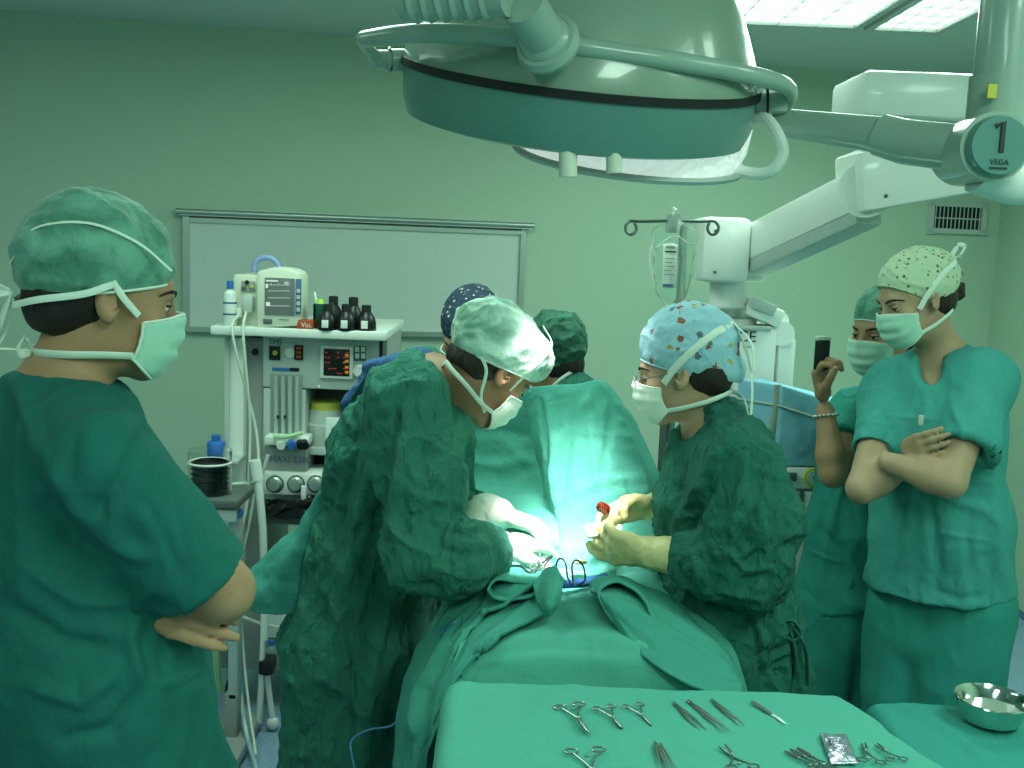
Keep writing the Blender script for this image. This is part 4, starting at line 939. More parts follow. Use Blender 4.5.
o = mesh('olive_stain_swab', *(lambda m: (np.array(m.V), m.F))(MB().sphere(W(580, 562, 2.25), (.016, .014, .004), 8)), M['cream']); tag(o, 'tiny olive swab on the sheet just below the bright field', 'swab')
o.data.materials[0] = mat('olive_swab', (.22, .26, .12), .8)

bl_ = MB().tube(catmull([W(455, 622, 2.02), W(425, 650, 2.12), W(402, 700, 2.04), W(394, 724, 2.02), W(368, 730, 2.10), W(352, 740, 2.12), W(352, 756, 2.10), W(360, 790, 2.08)], 8), .0018, 6).build('blue_line', mat('blue_tubing', (.10, .30, .60), .4)); tag(bl_, 'thin blue line hanging between the surgeon gown and the drape', 'thin tube')
# ================================================================ instrument tables
ZT = 0.95
def cover(name, x0, x1, y0, y1, z, drop, rad, label, hem_n=40, seed=0, skew=0.0, flare=0.0):
    """draped rectangular table: top grid with rounded falling edges; one continuous cloth"""
    u = np.concatenate([np.linspace(-drop, -.06, 40), np.linspace(-.055, -.0001, 14), np.linspace(0, x1-x0, 60), np.linspace(x1-x0+.0001, x1-x0+.055, 14), np.linspace(x1-x0+.06, x1-x0+drop, 40)])
    v = np.concatenate([np.linspace(-drop, -.06, 30), np.linspace(-.055, -.0001, 10), np.linspace(0, y1-y0, 56), np.linspace(y1-y0+.0001, y1-y0+.055, 14), np.linspace(y1-y0+.06, y1-y0+drop, 34)])
    Uu, Vv = np.meshgrid(u, v, indexing='ij'); Lx, Ly = x1-x0, y1-y0
    ou = np.where(Uu < 0, -Uu, np.maximum(Uu-Lx, 0)); ov = np.where(Vv < 0, -Vv, np.maximum(Vv-Ly, 0))
    cu = np.clip(Uu, 0, Lx); cv = np.clip(Vv, 0, Ly); su = np.where(Uu < 0, -1, 1); sv = np.where(Vv < 0, -1, 1)
    def out(a): return np.where(a < rad*1.57, rad*np.sin(np.minimum(a/rad, 1.57)), rad+(a-rad*1.57)*.06)
    def dn(a): return np.where(a < rad*1.57, rad*(1-np.cos(np.minimum(a/rad, 1.57))), rad+(a-rad*1.57))
    d = np.maximum(ou, ov)
    Xc = x0+cu+su*out(ou)*np.where(ou > 0, 1, 0)+flare*(1-cv/Ly)*cu/Lx; Yc = y0+cv+sv*out(ov)*np.where(ov > 0, 1, 0); Zc = z-np.minimum(dn(ou)+dn(ov)*1.0, drop)
    V = np.stack([Xc, Yc, Zc], -1).reshape(-1, 3); F = gridfaces(len(u), len(v)); N = vnormals(V, F)
    if N[len(N)//2][2] < 0: F = F[:, ::-1]; N = -N
    k = np.clip((z-V[:, 2]-.02)/.3, 0, 1)
    V = V+N*(k*.014*np.sin((V[:, 0]+V[:, 1])*38+seed))[:, None]
    V2 = crumple(V, N, .13, .0038, seed); V2 = crumple(V2, N, .05, .0012, seed+9); V = V2
    return V, F
it = empty('instrument_table', (.24, 1.4, 0), 'near instrument table covered in teal cloth with rows of steel instruments', 'table')
V, F = cover('c', -.06, .535, 1.12, 1.655, ZT, .55, .030, None, seed=1, flare=.18)
V = folds(V, vnormals(V, F), [([(470, 700), (520, 720), (560, 715)], 5, .003), ([(680, 735), (740, 722), (800, 718)], 4, .003), ([(830, 700), (880, 725), (930, 735)], 4, .004), ([(850, 695), (905, 740)], 4, -.003)])
o = mesh('table_cover', V, F, M['drape2'], it); s_ = o.modifiers.new('t', 'SOLIDIFY'); s_.thickness = .003
MB().box((-.05, 1.14, ZT-.035), (.555, 1.605, ZT-.010), .006).build('table_top', M['steel'], it)
for x in (0.0, .52):
    for y in (1.18, 1.56): MB().tube([np.array([x, y, 0.04]), np.array([x, y, ZT-.03])], .014, 12).build('leg', M['steel'], it)
i2 = empty('side_table', (.98, 1.56, 0), 'second teal covered table at the right edge, holding a steel bowl', 'table')
V, F = cover('c', .668, 1.25, 1.33, 1.80, .880, .5, .02, None, seed=4, flare=.0)
V = folds(V, vnormals(V, F), [([(900, 705), (960, 740), (990, 768)], 5, .008), ([(920, 720), (980, 760)], 4, -.006)])
o = mesh('table_cover', V, F, M['drape3'], i2); s_ = o.modifiers.new('t', 'SOLIDIFY'); s_.thickness = .003
MB().box((.69, 1.36, .845), (1.24, 1.78, .868), .006).build('table_top', M['steel'], i2)
for x in (.70, 1.20):
    for y in (1.40, 1.72): MB().tube([np.array([x, y, 0.04]), np.array([x, y, .85])], .014, 12).build('leg', M['steel'], i2)
# bowl and folded napkin
bwc = onz(990, 722, .885); bwc[2] = .885
bw = empty('steel_bowl', bwc, 'round polished steel bowl of clear liquid on the side table', 'bowl')
M['bowlsteel'] = mat('polished_steel', (.62, .68, .64), .12, metal=1)
MB().lathe(bwc, (0, 0, 1), [(0, 0), (.035, 0), (.046, .006), (.054, .022), (.057, .040), (.060, .044), (.061, .042), (.0585, .043), (.0545, .038), (.051, .022), (.043, .008), (.03, .004), (0, .003)], 64).build('bowl', M['bowlsteel'], bw)
MB().lathe(bwc, (0, 0, 1), [(0, .0215), (.0500, .0215), (.0500, .021)], 48).build('liquid', mat('clear_liquid', (.75, .85, .70), .03, trans=.7, ior=1.33), bw)
M['gauze'] = mat('gauze', (.80, .85, .72), .9, bump=[(600, .4, .001, U3, 'n')])
np_ = onz(1010, 701, .885); nv_ = MB()
o = cloth_patch('gauze_pad', [[np_+[-.04+.10*j/3, .05-.035*i-.02*j/3+.0, .016+.006*((i+j) % 2)+(.012 if j == 0 else 0)-.022] for j in range(4)] for i in range(3)], 6, 6, M['gauze'], None, .004, cr=[(.02, .001, U3)])
tag(o, 'folded pale gauze pad lying behind the steel bowl', 'gauze pad')
# ---- instruments: built once flat in local XY, handle rings at -y, tips at +y
def clamp(L=.125, open_=.10, label='', loc=(0, 0), rot=0.0, name='artery_clamp', group='scissor-handled clamps on the near table', curved=0.0, ring=.0125):
    o = empty(name, (0, 0, 0), label, 'clamp', group)
    for s in (-1, 1):
        hx = -s*(ring*1.05+open_*L*.5); tx = s*max(open_-.08, 0)*L*.35; z = .0016*s
        arm = MB().tube(catmull([np.array([hx+s*ring*.2, L*.06+ring*.75, z]), np.array([-s*(.004+open_*L*.12), L*.38, z]), np.array([0, L*.55, z]), np.array([s*.0022+tx*.5+curved*.4, L*.78, z]), np.array([s*.0006+tx+curved, L, z])], 5), [.0021]*5+[.0024]*5+[.0034]*5+[.0030]*4+[.0022, .0016], 8)
        ao = arm.build('arm', M['darksteel'], o)
        MB().tube([np.array([hx+ring*math.cos(t), L*.06+ring*.8*math.sin(t), z]) for t in np.linspace(0, 2*math.pi, 23)[:-1]], .0019, 8, closed=True).build('finger_ring', M['darksteel'], ao)
    MB().lathe((0, L*.55, -.003), (0, 0, 1), [(0, 0), (.004, 0), (.004, .008), (0, .009)], 14).build('pivot', M['steel'], o)
    MB().box((-.006, L*.20-.0015, -.002), (.006, L*.20+.0015, .002), .0005).build('ratchet', M['steel'], o)
    return o
def place(o, p0, p1, z=ZT+.006):
    """rings at pixel p0, tips at pixel p1, both on the table"""
    a = onz(*p0, z); b = onz(*p1, z); d = b-a; o.location = tuple(a); o.rotation_euler = (0, 0, math.atan2(-d[0], d[1])); L = np.linalg.norm(d[:2])
    return L
def lay(make, p0, p1, scale_L, **kw):
    o = make(**kw); L = place(o, p0, p1); o.scale = (L/scale_L,)*3 if L > 0 else (1, 1, 1); return o
CL = [((568, 704), (588, 732), .10, 'clamp with closed blades, leftmost in the back row'), ((603, 706), (622, 728), .09, 'clamp second from left in the back row'), ((632, 704), (651, 725), .09, 'small clamp right of the leftmost pair in the back row')]
for p0, p1, op, lb in CL: lay(clamp, p0, p1, .125, label=lb, open_=op)
o = lay(clamp, (584, 748), (600, 790), .16, label='large clamp with its handles spread wide in the front row', open_=.16, L=.16, ring=.013)
o = lay(clamp, (744, 768), (722, 745), .11, label='clamp lying open with tips towards the patient, front row', open_=.25, L=.11)
o = lay(clamp, (872, 762), (862, 743), .10, label='left of two crossed clamps right of the foil packet', open_=.18, L=.10, curved=.004)
o = lay(clamp, (898, 760), (876, 744), .10, label='right of two crossed clamps right of the foil packet', open_=.18, L=.10)
for k, (p0, p1) in enumerate((((818, 768), (784, 751)), ((824, 768), (790, 749)), ((832, 768), (797, 748)))):
    lay(clamp, p0, p1, .12, label=['front clamp of the fanned bundle left of the foil packet', 'middle clamp of the fanned bundle left of the foil packet', 'rear clamp of the fanned bundle left of the foil packet'][k], open_=.07, L=.12)
def forceps(label='', L=.12, wide=.0, group='tweezer-like forceps on the near table'):
    o = empty('forceps', (0, 0, 0), label, 'forceps', group)
    for s in (-1, 1):
        g_ = catmull([np.array([0, 0, 0]), np.array([s*.003, L*.25, 0]), np.array([s*(.0045+wide*.6), L*.55, 0]), np.array([s*.0062, L*.8, 0]), np.array([s*.0065, L, 0])], 5)
        MB().tube(g_, [.0020+.0012*math.sin(math.pi*min(1, i/14)) if i < 15 else .0019-.0002*(i-15) for i in range(len(g_))], 8, flat=.5).build('arm', M['darksteel'], o)
    MB().tube([np.array([0, -.002, 0]), np.array([0, .010, 0])], .0040, 10, flat=.6).build('joined_end', M['darksteel'], o)
    return o
for p0, p1, w_, lb in (((674, 703), (703, 730), .004, 'forceps with broad blades, leftmost of the three in the back row'), ((688, 701), (727, 731), .0, 'longest forceps in the middle of the back row trio'), ((712, 700), (742, 725), .0, 'forceps rightmost of the three in the back row'),
                        ((655, 742), (664, 768), .0, 'left forceps of the pair lying side by side in the front row'), ((660, 744), (674, 770), .0, 'right forceps of the pair lying side by side in the front row')):
    o = lay(forceps, p0, p1, .12, label=lb, wide=w_)
def scalpel():
    o = empty('scalpel', (0, 0, 0), 'scalpel with a dark flat handle alone at the right of the back row', 'scalpel')
    MB().tube(catmull([np.array([0, 0, 0]), np.array([0, .02, 0]), np.array([0, .05, 0]), np.array([0, .075, 0])], 4), [.0038]+[.0058]*8+[.0045]*4, 10, flat=.4).build('handle', M['dgrey'], o)
    MB().tube([np.array([0, .073, 0]), np.array([0, .088, 0])], [.0046, .0040], 10, flat=.45).build('collar', M['steel'], o)
    MB().add([(-.003, .088, -.0005), (.0035, .088, -.0005), (.0035, .108, -.0005), (0, .122, -.0005), (-.003, .088, .0008), (.0035, .088, .0008), (.0035, .108, .0003), (0, .122, .0002)], [(3, 2, 1, 0), (4, 5, 6, 7), (0, 1, 5, 4), (1, 2, 6, 5), (2, 3, 7, 6), (3, 0, 4, 7)]).build('blade', M['steel'], o, smooth=False)
    return o
lay(scalpel, (752, 701), (787, 724), .122)
M['foil'] = mat('crinkled_foil', (.62, .60, .74), .25, metal=.9, bump=[(40, .5, .004, U3, 'n')])
fo = empty('suture_packet', onz(838, 748, ZT+.006), 'crinkled silver foil packet lying between the clamps', 'packet')
c4 = [onz(820, 733, ZT+.006), onz(846, 734, ZT+.006), onz(858, 763, ZT+.006), onz(831, 764, ZT+.006)]
C_ = [[c4[0]*(1-i/3)*(1-j/3)+c4[1]*(1-i/3)*(j/3)+c4[2]*(i/3)*(j/3)+c4[3]*(i/3)*(1-j/3)+[0, 0, .006*math.sin(math.pi*i/3)*math.sin(math.pi*j/3)] for j in range(4)] for i in range(4)]
fk = cloth_patch('packet', C_, 10, 10, M['foil'], fo, .002, cr=[(.012, .0010, U3)])
cc = (c4[0]+c4[1]+c4[2]+c4[3])/4; u_ = nrm(c4[1]-c4[0]); v_ = nrm(c4[2]-c4[1])
for f_ in (.75, .5): MB().tube([cc+u_*.014*f_*math.cos(t)+v_*.022*f_*math.sin(t)+[0, 0, .008] for t in np.linspace(0, 2*math.pi, 25)[:-1]], .0010, 6, closed=True).build('pressed_oval', M['foil'], fk)
# ================================================================ people
SKIN = {k: mat('skin_'+k, c, .5, bump=[(400, .08, .001, U3, 'n')], spec=.35, var=(14, tuple(q*.86 for q in c), 1.5)) for k, c in
        {'tan': (.42, .25, .14), 'dark': (.36, .20, .11), 'fair': (.47, .32, .20), 'pale': (.50, .37, .24)}.items()}
for m_ in SKIN.values():
    b_ = m_.node_tree.nodes['Principled BSDF']; b_.inputs['Subsurface Weight'].default_value = 0.0
M['scrub_dark'] = cloth('dark_green_scrub_cotton', (.012, .13, .108), .7, 13)
M['scrub_teal'] = cloth('teal_scrub_cotton', (.06, .33, .29), .7, 14)
M['scrub_mid'] = cloth('mid_green_scrub_cotton', (.03, .27, .22), .45, 14)
M['gown'] = cloth('crinkled_surgical_gown_cotton', (.036, .19, .135), 1.0, 26)
M['gown2'] = cloth('dark_surgical_gown_cotton', (.018, .13, .095), 1.0, 26)
M['blueshirt'] = cloth('blue_undershirt_cotton', (.05, .13, .30), .6, 24)
M['capgreen'] = mat('green_bouffant_fabric', (.16, .40, .30), .75, bump=[(28, .9, .012, U3, 'n')], var=(16, (.06, .22, .15), 2.4), sheen=.2)
M['capclear'] = mat('pale_bouffant_fabric', (.55, .82, .70), .45, bump=[(22, .8, .012, U3, 'n')], var=(11, (.16, .36, .26), 2.2), sheen=.3)
M['capdark'] = mat('dark_green_bouffant_fabric', (.05, .20, .13), .7, bump=[(28, .9, .012, U3, 'n')], var=(16, (.015, .09, .06), 2.2))
M['mask'] = mat('mask_green_nonwoven', (.42, .72, .58), .8, bump=[(700, .25, .001, U3, 'n')], sheen=.2)
M['maskw'] = mat('mask_white_nonwoven', (.72, .84, .74), .8, bump=[(700, .25, .001, U3, 'n')], sheen=.2)
M['tie'] = mat('white_tie_ribbon', (.72, .84, .74), .75)
M['hair'] = mat('dark_brown_hair', (.018, .012, .009), .55, bump=[(120, .8, .004, (1, 1, .2), 'n')])
M['eyew'] = mat('eye_white', (.65, .68, .62), .2); M['iris'] = mat('brown_iris', (.035, .02, .012), .15)
M['latex'] = mat('yellowish_latex_glove', (.70, .60, .30), .42, bump=[(34, .6, .006, (1, 1, 1), 'n')])
M['latexw'] = mat('white_latex_glove', (.85, .88, .78), .4, bump=[(30, .5, .006, U3, 'n')])
M['shoe'] = mat('clog_rubber', (.55, .60, .55), .5)
def spotmat(name, base, cols, scale, r=.25):
    m = mat(name, base, .8, bump=[(30, .5, .01, U3, 'n')]); nt = m.node_tree; b = nt.nodes['Principled BSDF']
    tc = nt.nodes.new('ShaderNodeTexCoord'); v = nt.nodes.new('ShaderNodeTexVoronoi'); v.inputs['Scale'].default_value = scale
    nz = nt.nodes.new('ShaderNodeTexNoise'); nz.inputs['Scale'].default_value = scale*3; ad = nt.nodes.new('ShaderNodeMix'); ad.data_type = 'RGBA'; ad.blend_type = 'ADD'; ad.inputs[0].default_value = .75/scale; nt.links.new(tc.outputs['Object'], nz.inputs['Vector']); nt.links.new(tc.outputs['Object'], ad.inputs[6]); nt.links.new(nz.outputs['Color'], ad.inputs[7]); nt.links.new(ad.outputs[2], v.inputs['Vector'])
    lt = nt.nodes.new('ShaderNodeMath'); lt.operation = 'LESS_THAN'; lt.inputs[1].default_value = r; nt.links.new(v.outputs['Distance'], lt.inputs[0])
    cr = nt.nodes.new('ShaderNodeValToRGB'); cr.color_ramp.interpolation = 'CONSTANT'
    sx = nt.nodes.new('ShaderNodeSeparateColor'); nt.links.new(v.outputs['Color'], sx.inputs[0]); nt.links.new(sx.outputs[0], cr.inputs[0])
    e = cr.color_ramp.elements
    while len(e) < len(cols): e.new(.5)
    for i, c in enumerate(cols): e[i].position = i/len(cols); e[i].color = (*c, 1)
    mx = nt.nodes.new('ShaderNodeMix'); mx.data_type = 'RGBA'; mx.inputs[6].default_value = (*base, 1)
    nt.links.new(lt.outputs[0], mx.inputs[0]); nt.links.new(cr.outputs[0], mx.inputs[7]); nt.links.new(mx.outputs[2], b.inputs['Base Color']); return m
M['capblue'] = spotmat('light_blue_print_cotton', (.33, .58, .68), [(.28, .09, .07), (.40, .38, .10), (.12, .16, .20), (.33, .58, .68), (.33, .58, .68)], 40, .30)
M['capflower'] = spotmat('pale_flower_print_cotton', (.52, .66, .46), [(.22, .07, .05), (.16, .26, .10), (.10, .10, .06), (.35, .30, .12)], 75, .27)
M['capnavy'] = spotmat('navy_dotted_cotton', (.02, .045, .08), [(.6, .7, .65), (.5, .28, .25), (.6, .7, .65)], 60, .22)

class Head:
    def __init__(s, o, f, u=(0, 0, 1), sc=1.0):
        s.o = np.array(o, float); s.f = nrm(f); u = np.array(u, float); s.u = nrm(u-s.f*(u@s.f)); s.r = np.cross(s.f, s.u); s.s = sc
        s.A = np.array([s.r, s.f, s.u])
    def __call__(s, x, y, z): return s.o+s.s*(x*s.r+y*s.f+z*s.u)
def add_head(v, H):
    E = lambda c, r, k=.02, op='u', A=None: v.ell(H(*c), np.array(r)*H.s, H.A if A is None else A, k, op)
    E((0, -.014, .045), (.073, .093, .082)); E((0, .036, -.008), (.060, .058, .086), .03)
    E((0, .030, -.070), (.052, .054, .040), .03); E((0, .076, -.098), (.020, .016, .018), .03)
    v.cone(H(-.028, .084, .024), H(.028, .084, .024), .010*H.s, k=.02)
    for s in (-1, 1):
        E((s*.042, .066, -.022), (.020, .018, .018), .02)
        E((s*.031, .098, .004), (.017, .013, .0105), .006, 's')
    v.cone(H(0, .090, .012), H(0, .112, -.030), .0075*H.s, .0115*H.s, .012)
    for s in (-1, 1): v.cone(H(s*.007, .102, -.034), H(s*.012, .098, -.034), .0075*H.s, k=.006)
    v.cone(H(-.018, .094, -.062), H(.018, .094, -.062), .007*H.s, k=.008); v.cone(H(-.014, .092, -.074), H(.014, .092, -.074), .008*H.s, k=.008)
    for s in (-1, 1):
        a = nrm(s*H.r*.9-H.f*.45); b = nrm(H.u*.97-H.f*.22); c = np.cross(a, b); A = np.array([a, b, c])
        v.ell(H(s*.077, -.006, .002), np.array([.008, .031, .019])*H.s, A, .006)
        v.ell(H(s*.084, .000, .004), np.array([.008, .020, .010])*H.s, A, .003, 's')
        v.ell(H(s*.074, .000, -.022), np.array([.008, .010, .009])*H.s, A, .004)
def add_hand(v, w, d, n, side, curl=(.5, .5, .55, .6), spread=.06, thumb=(.7, .55, .35), dr=0.0, s=1.0, h=None, tb=(.25, .2)):
    """side=+1/-1 picks on which side of the palm the thumb leaves; n = palm normal"""
    w = np.array(w, float); d = nrm(d); n = np.array(n, float); n = nrm(n-d*(n@d)); l = np.cross(d, n)*side; tips = []
    v.slab(w+d*.012*s, w+d*.075*s, (.027*s+dr, .018*s+dr), (.037*s+dr, .013*s+dr), l, .015)
    L = [.074, .082, .076, .060]
    for i in range(4):
        c = curl[i] if hasattr(curl, '__len__') else curl
        b = w+d*(.080-.004*abs(i-1))*s+l*(.030-.0195*i)*s; di = nrm(d+l*(1.2-i)*spread); a = 0; p = b; r = [.0092, .0086, .0078, .0066]; r = [q-(.001 if i == 3 else 0) for q in r]
        v.cone(w+d*.045*s+l*(.024-.016*i)*s, b, .010*s+dr, r[0]*s+dr, .008)
        for j, fr in enumerate((.46, .30, .24)):
            a += c*(.9 if j == 0 else 1.0); q = p+(di*math.cos(a)+n*math.sin(a))*L[i]*fr*s
            v.cone(p, q, r[j]*s+dr, r[j+1]*s+dr, .003); p = q
        tips.append(p)
    p = w+d*.018*s+l*.022*s+n*.006*s; td = nrm(d*thumb[0]+l*thumb[1]+n*thumb[2]); r = [.014, .0115, .0098, .0078]; bd = nrm(d*.8-l*.3+n*.5)
    for j, q_ in enumerate((.042, .032, .026)):
        q = p+td*q_*s; v.cone(p, q, r[j]*s+dr, r[j+1]*s+dr, .006 if j else .014); p = q; td = nrm(td+bd*tb[min(j, 1)])
    tips.append(p); return tips
def add_arm(v, S, E_, Wr, g=0.0, fat=1.0):
    S, E_, Wr = [np.array(q, float) for q in (S, E_, Wr)]
    v.chain([S, (S+E_)/2, E_], [.050*fat+g, .045*fat+g, .038*fat+g], .02); f = (Wr-E_); v.chain([E_, E_+f*.3, Wr], [.037*fat+g, .040*fat+g, .026*fat+g], .02)
def make_body(root, J, skin, h=.0042, hands=(), legs=True, female=False, fat=1.0):
    v = Vol(); H = J['head']; add_head(v, H); ax = nrm(J['sR']-J['sL']); nb, ch, wa, pv = J['nb'], J['ch'], J['wa'], J['pv']
    v.cone(H(0, -.022, -.050), nb, .052*H.s, .056*H.s, .03)
    v.cone(nb, J['sR']*.6+nb*.4, .045, .048, .04).cone(nb, J['sL']*.6+nb*.4, .045, .048, .04)
    v.slab(nb*.55+ch*.45, ch, (.135, .085), (.145, .098), ax, .05).slab(ch, wa, (.140, .095), (.118, .090), ax, .05).slab(wa, pv, (.118, .090), (.150, .105), ax, .05)
    for a in 'RL': add_arm(v, J['s'+a], J['e'+a], J['w'+a], fat=fat)
    for hs in hands: add_hand(v, **hs)
    if legs:
        f0 = nrm(np.cross([0, 0, 1], ax)) if 'bf' not in J else nrm(J['bf'])
        for a, s in (('R', 1), ('L', -1)):
            hp = pv+ax*s*.085-[0, 0, .03]; hp = np.array(hp); kn = np.array([hp[0]+f0[0]*.02, hp[1]+f0[1]*.02, .48]); an = np.array([hp[0], hp[1], .09])
            v.chain([hp, kn, an], [.082, .055, .038], .03); v.slab(an-[0, 0, .045], an+f0*.13-[0, 0, .06], (.035, .035), (.04, .022), ax, .03); J['k'+a], J['a'+a], J['h'+a] = kn, an, hp
            sh = Vol(); sh.slab(an-[0, 0, .048]-f0*.03, an+f0*.135-[0, 0, .062], (.046, .042), (.048, .026), ax, .02); sh.cut((0, 0, .004), (0, 0, -1))
            V, F = sh.mesh(.007); mesh('shoe', V, F, M['shoe'], root)
    V, F = v.mesh(h); V = smoothV(V, F, 1, .4); return mesh('body', V, F, skin, root)
def garment(root, name, v, m, h=.006, cr=((.10, .006, (1, 1, .6)), (.04, .002, U3)), fl=None, sm=1, seed=0, label=None):
    V, F = v.mesh(h); V = smoothV(V, F, sm, .5); N = vnormals(V, F)
    for i, (sc_, am, st) in enumerate(cr): V = crumple(V, N, sc_, am, seed+i*13, stretch=st)
    if fl: V = folds(V, N, fl)
    return mesh(name, V, F, m, root, label=label)
def eyes(root, H, closed=.5, brow=True):
    for s in (-1, 1):
        c = H(s*.031, .0785, .004); r = .0122*H.s
        e = MB().sphere(c, r, 12).build('eye', M['eyew'], root)
        ld = nrm(H.f-H.u*.12); MB().lathe(c+ld*r*.86, ld, [(.0058*H.s, 0), (.0052*H.s, .0012), (0, .0022)], 20).build('iris', M['iris'], e)
        V = []; n1, n2 = 10, 16                                     # upper and lower lids
        for lo, hi in ((.5-closed*.9, 1.45), (-1.4, -.42)):
            V = []
            for i in range(n1+1):
                a = lo+(hi-lo)*i/n1
                for j in range(n2+1):
                    b = -1.25+2.5*j/n2; V.append(c+r*1.13*(math.sin(b)*math.cos(a)*H.r+math.cos(b)*math.cos(a)*H.f+math.sin(a)*H.u))
            mesh('eyelid', np.array(V), gridfaces(n1+1, n2+1), root['_skin_mat'] and SKIN[root['_skin_mat']], root)
        a = .5-closed*.9; MB().tube([c+r*1.16*(math.sin(b)*math.cos(a)*H.r+math.cos(b)*math.cos(a)*H.f+math.sin(a)*H.u) for b in np.linspace(-1.2, 1.2, 12)], .0018, 6).build('eyelashes', M['hair'], root)
        if brow: MB().tube(catmull([H(s*.014, .100, .022), H(s*.028, .097, .027), H(s*.044, .084, .027), H(s*.056, .068, .020)], 4), [.0030]*4+[.0032]*4+[.0022]*4+[.0010], 8, flat=.5, hint=H.f).build('eyebrow', M['hair'], root)
def hair(root, H, low=-.065, front=.012, gap=.0):
    v = Vol(); v.ell(H(0, -.018, .038), np.array([.079, .096, .088])*H.s, H.A, .02); v.ell(H(0, -.055, -.02), np.array([.060, .055, .055])*H.s, H.A, .03)
    v.cut(H(0, 0, low), -H.u); v.cut(H(0, front, 0), nrm(H.f*1+H.u*-.25)); v.cut(H(0, .02, .05), nrm(H.u*.9-H.f*.2))
    for s in (-1, 1): v.ell(H(s*.085, -.002, -.005), np.array([.03, .024, .036])*H.s, H.A, .004, 's')
    V, F = v.mesh(.004*H.s); N = vnormals(V, F); V = crumple(V, N, .02, .0012, 3, stretch=(1, 1, .3)); mesh('hair', V, F, M['hair'], root)
def cap(root, H, m, puff=.0, back=.0, bz=.0, fz=.045, rz=-.030, bump_=.005, bun=None, band=True, bandmat=None, seed=0, wr=.045):
    v = Vol(); v.ell(H(0, -.018-back*.4, .050+bz*.5), np.array([.083+puff, .104+puff+back*.6, .088+puff+bz])*H.s, H.A, .02)
    if bun: v.ell(H(*bun[0]), np.array(bun[1])*H.s, H.A, .03)
    n = nrm(-H.u+H.f*((fz-rz)/.20)); p0 = H(0, 0, (fz+rz)/2); v.cut(p0, n)
    V, F = v.mesh(.0042*H.s); V = smoothV(V, F, 1); N = vnormals(V, F); d = -((V-p0)@n); k = np.clip(d/.02, 0, 1)[:, None]
    V2 = crumple(V, N, wr, bump_, seed+5); V2 = crumple(V2, N, wr*.45, bump_*.35, seed+8); V = V*(1-k)+V2*k
    c = mesh('cap', V, F, m, root)
    if band:
        q = (.083+puff)*H.s+.001; P = []
        a2, b2, c2 = .083+puff, .104+puff+back*.6, .088+puff+bz; y0, z0 = -.018-back*.4, .050+bz*.5
        for t in np.linspace(0, 2*math.pi, 49)[:-1]:
            y = y0; x = 0
            for R_ in np.linspace(0, .2, 200):
                x, y = R_*math.cos(t), y0+R_*math.sin(t); z = (fz+rz)/2+(fz-rz)/.20*y
                if (x/a2)**2+((y-y0)/b2)**2+((z-z0)/c2)**2 >= 1: break
            P.append(H(x, y, z+.003))
        MB().tube(P, .0035, 8, closed=True, flat=.6).build('cap_band', bandmat or M['tie'], c)
    return c
def maskmesh(root, H, m, w=.069, top=-.006, bot=-.112, bulge=0.0, drop=0.0):
    n, mm = 22, 30; V = []
    for i in range(n+1):
        t = i/n; bt = np.interp(t, [0, .25, .6, .85, 1], [.087, .098, .093, .080, .062])+bulge*math.sin(math.pi*t)
        for j in range(mm+1):
            q = -1+2*j/mm; th = q*math.radians(84); zc = top+(bot-top)*t; ze = -.022+(-.078+.022)*t
            e = abs(q)**2.2; z = zc*(1-e)+ze*e; ww = w*(1-.10*max(0, t-.5)*2)
            x = ww*math.sin(th)*(1-.03*math.sin(math.pi*t)); y = .034+(bt-.010)*max(math.cos(th), 0)**.72
            y += .010*math.exp(-(q/.16)**2)*max(0, 1-t*2.2)
            y += .0022*math.sin(t*math.pi*7)*math.cos(th)
            V.append(H(x, y, z))
    V = np.array(V); F = gridfaces(n+1, mm+1); N = vnormals(V, F)
    if ((V-H.o)*N).sum() < 0: N = -N; F = F[:, ::-1]
    V = crumple(V, N, .03, .0012, 2); o = mesh('mask', V, F, m, root); s = o.modifiers.new('t', 'SOLIDIFY'); s.thickness = .002; s.offset = 0
    # bound edges
    mb = MB(); G = V.reshape(n+1, mm+1, 3)
    mb.tube(list(G[0]), .0022, 6).tube(list(G[-1]), .0022, 6).tube(list(G[:, 0]), .0022, 6).tube(list(G[:, -1]), .0022, 6); mb.build('mask_binding', M['tie'], o)
    return o
def tie(root, H, pts, wd=.0042, name='mask_tie', m=None):
    MB().tube(catmull([H(*p) for p in pts], 7), wd, 8, flat=.28, hint=lambda p: p-H.o-H.u*((p-H.o)@H.u)*.6).build(name, m or M['tie'], root)
def ties(root, H, top=True, low=True, tail=True, mat_=None, knot=(-.10)):
    for s in (-1, 1):
        if top: tie(root, H, [(s*.0675, .040, -.012), (s*.083, .012, .030), (s*.088, -.035, .066), (s*.066, -.092, .088), (s*.01, -.128, .096)], m=mat_)
        if low: tie(root, H, [(s*.062, .044, -.076), (s*.072, .010, -.070), (s*.068, -.040, -.062), (s*.045, -.072, -.058), (s*.005, -.086, -.056)], m=mat_)
def person(label, loc, skin):
    o = empty('person', (loc[0], loc[1], 0), label, 'person'); o['_skin_mat'] = skin; return o
A_ = np.array

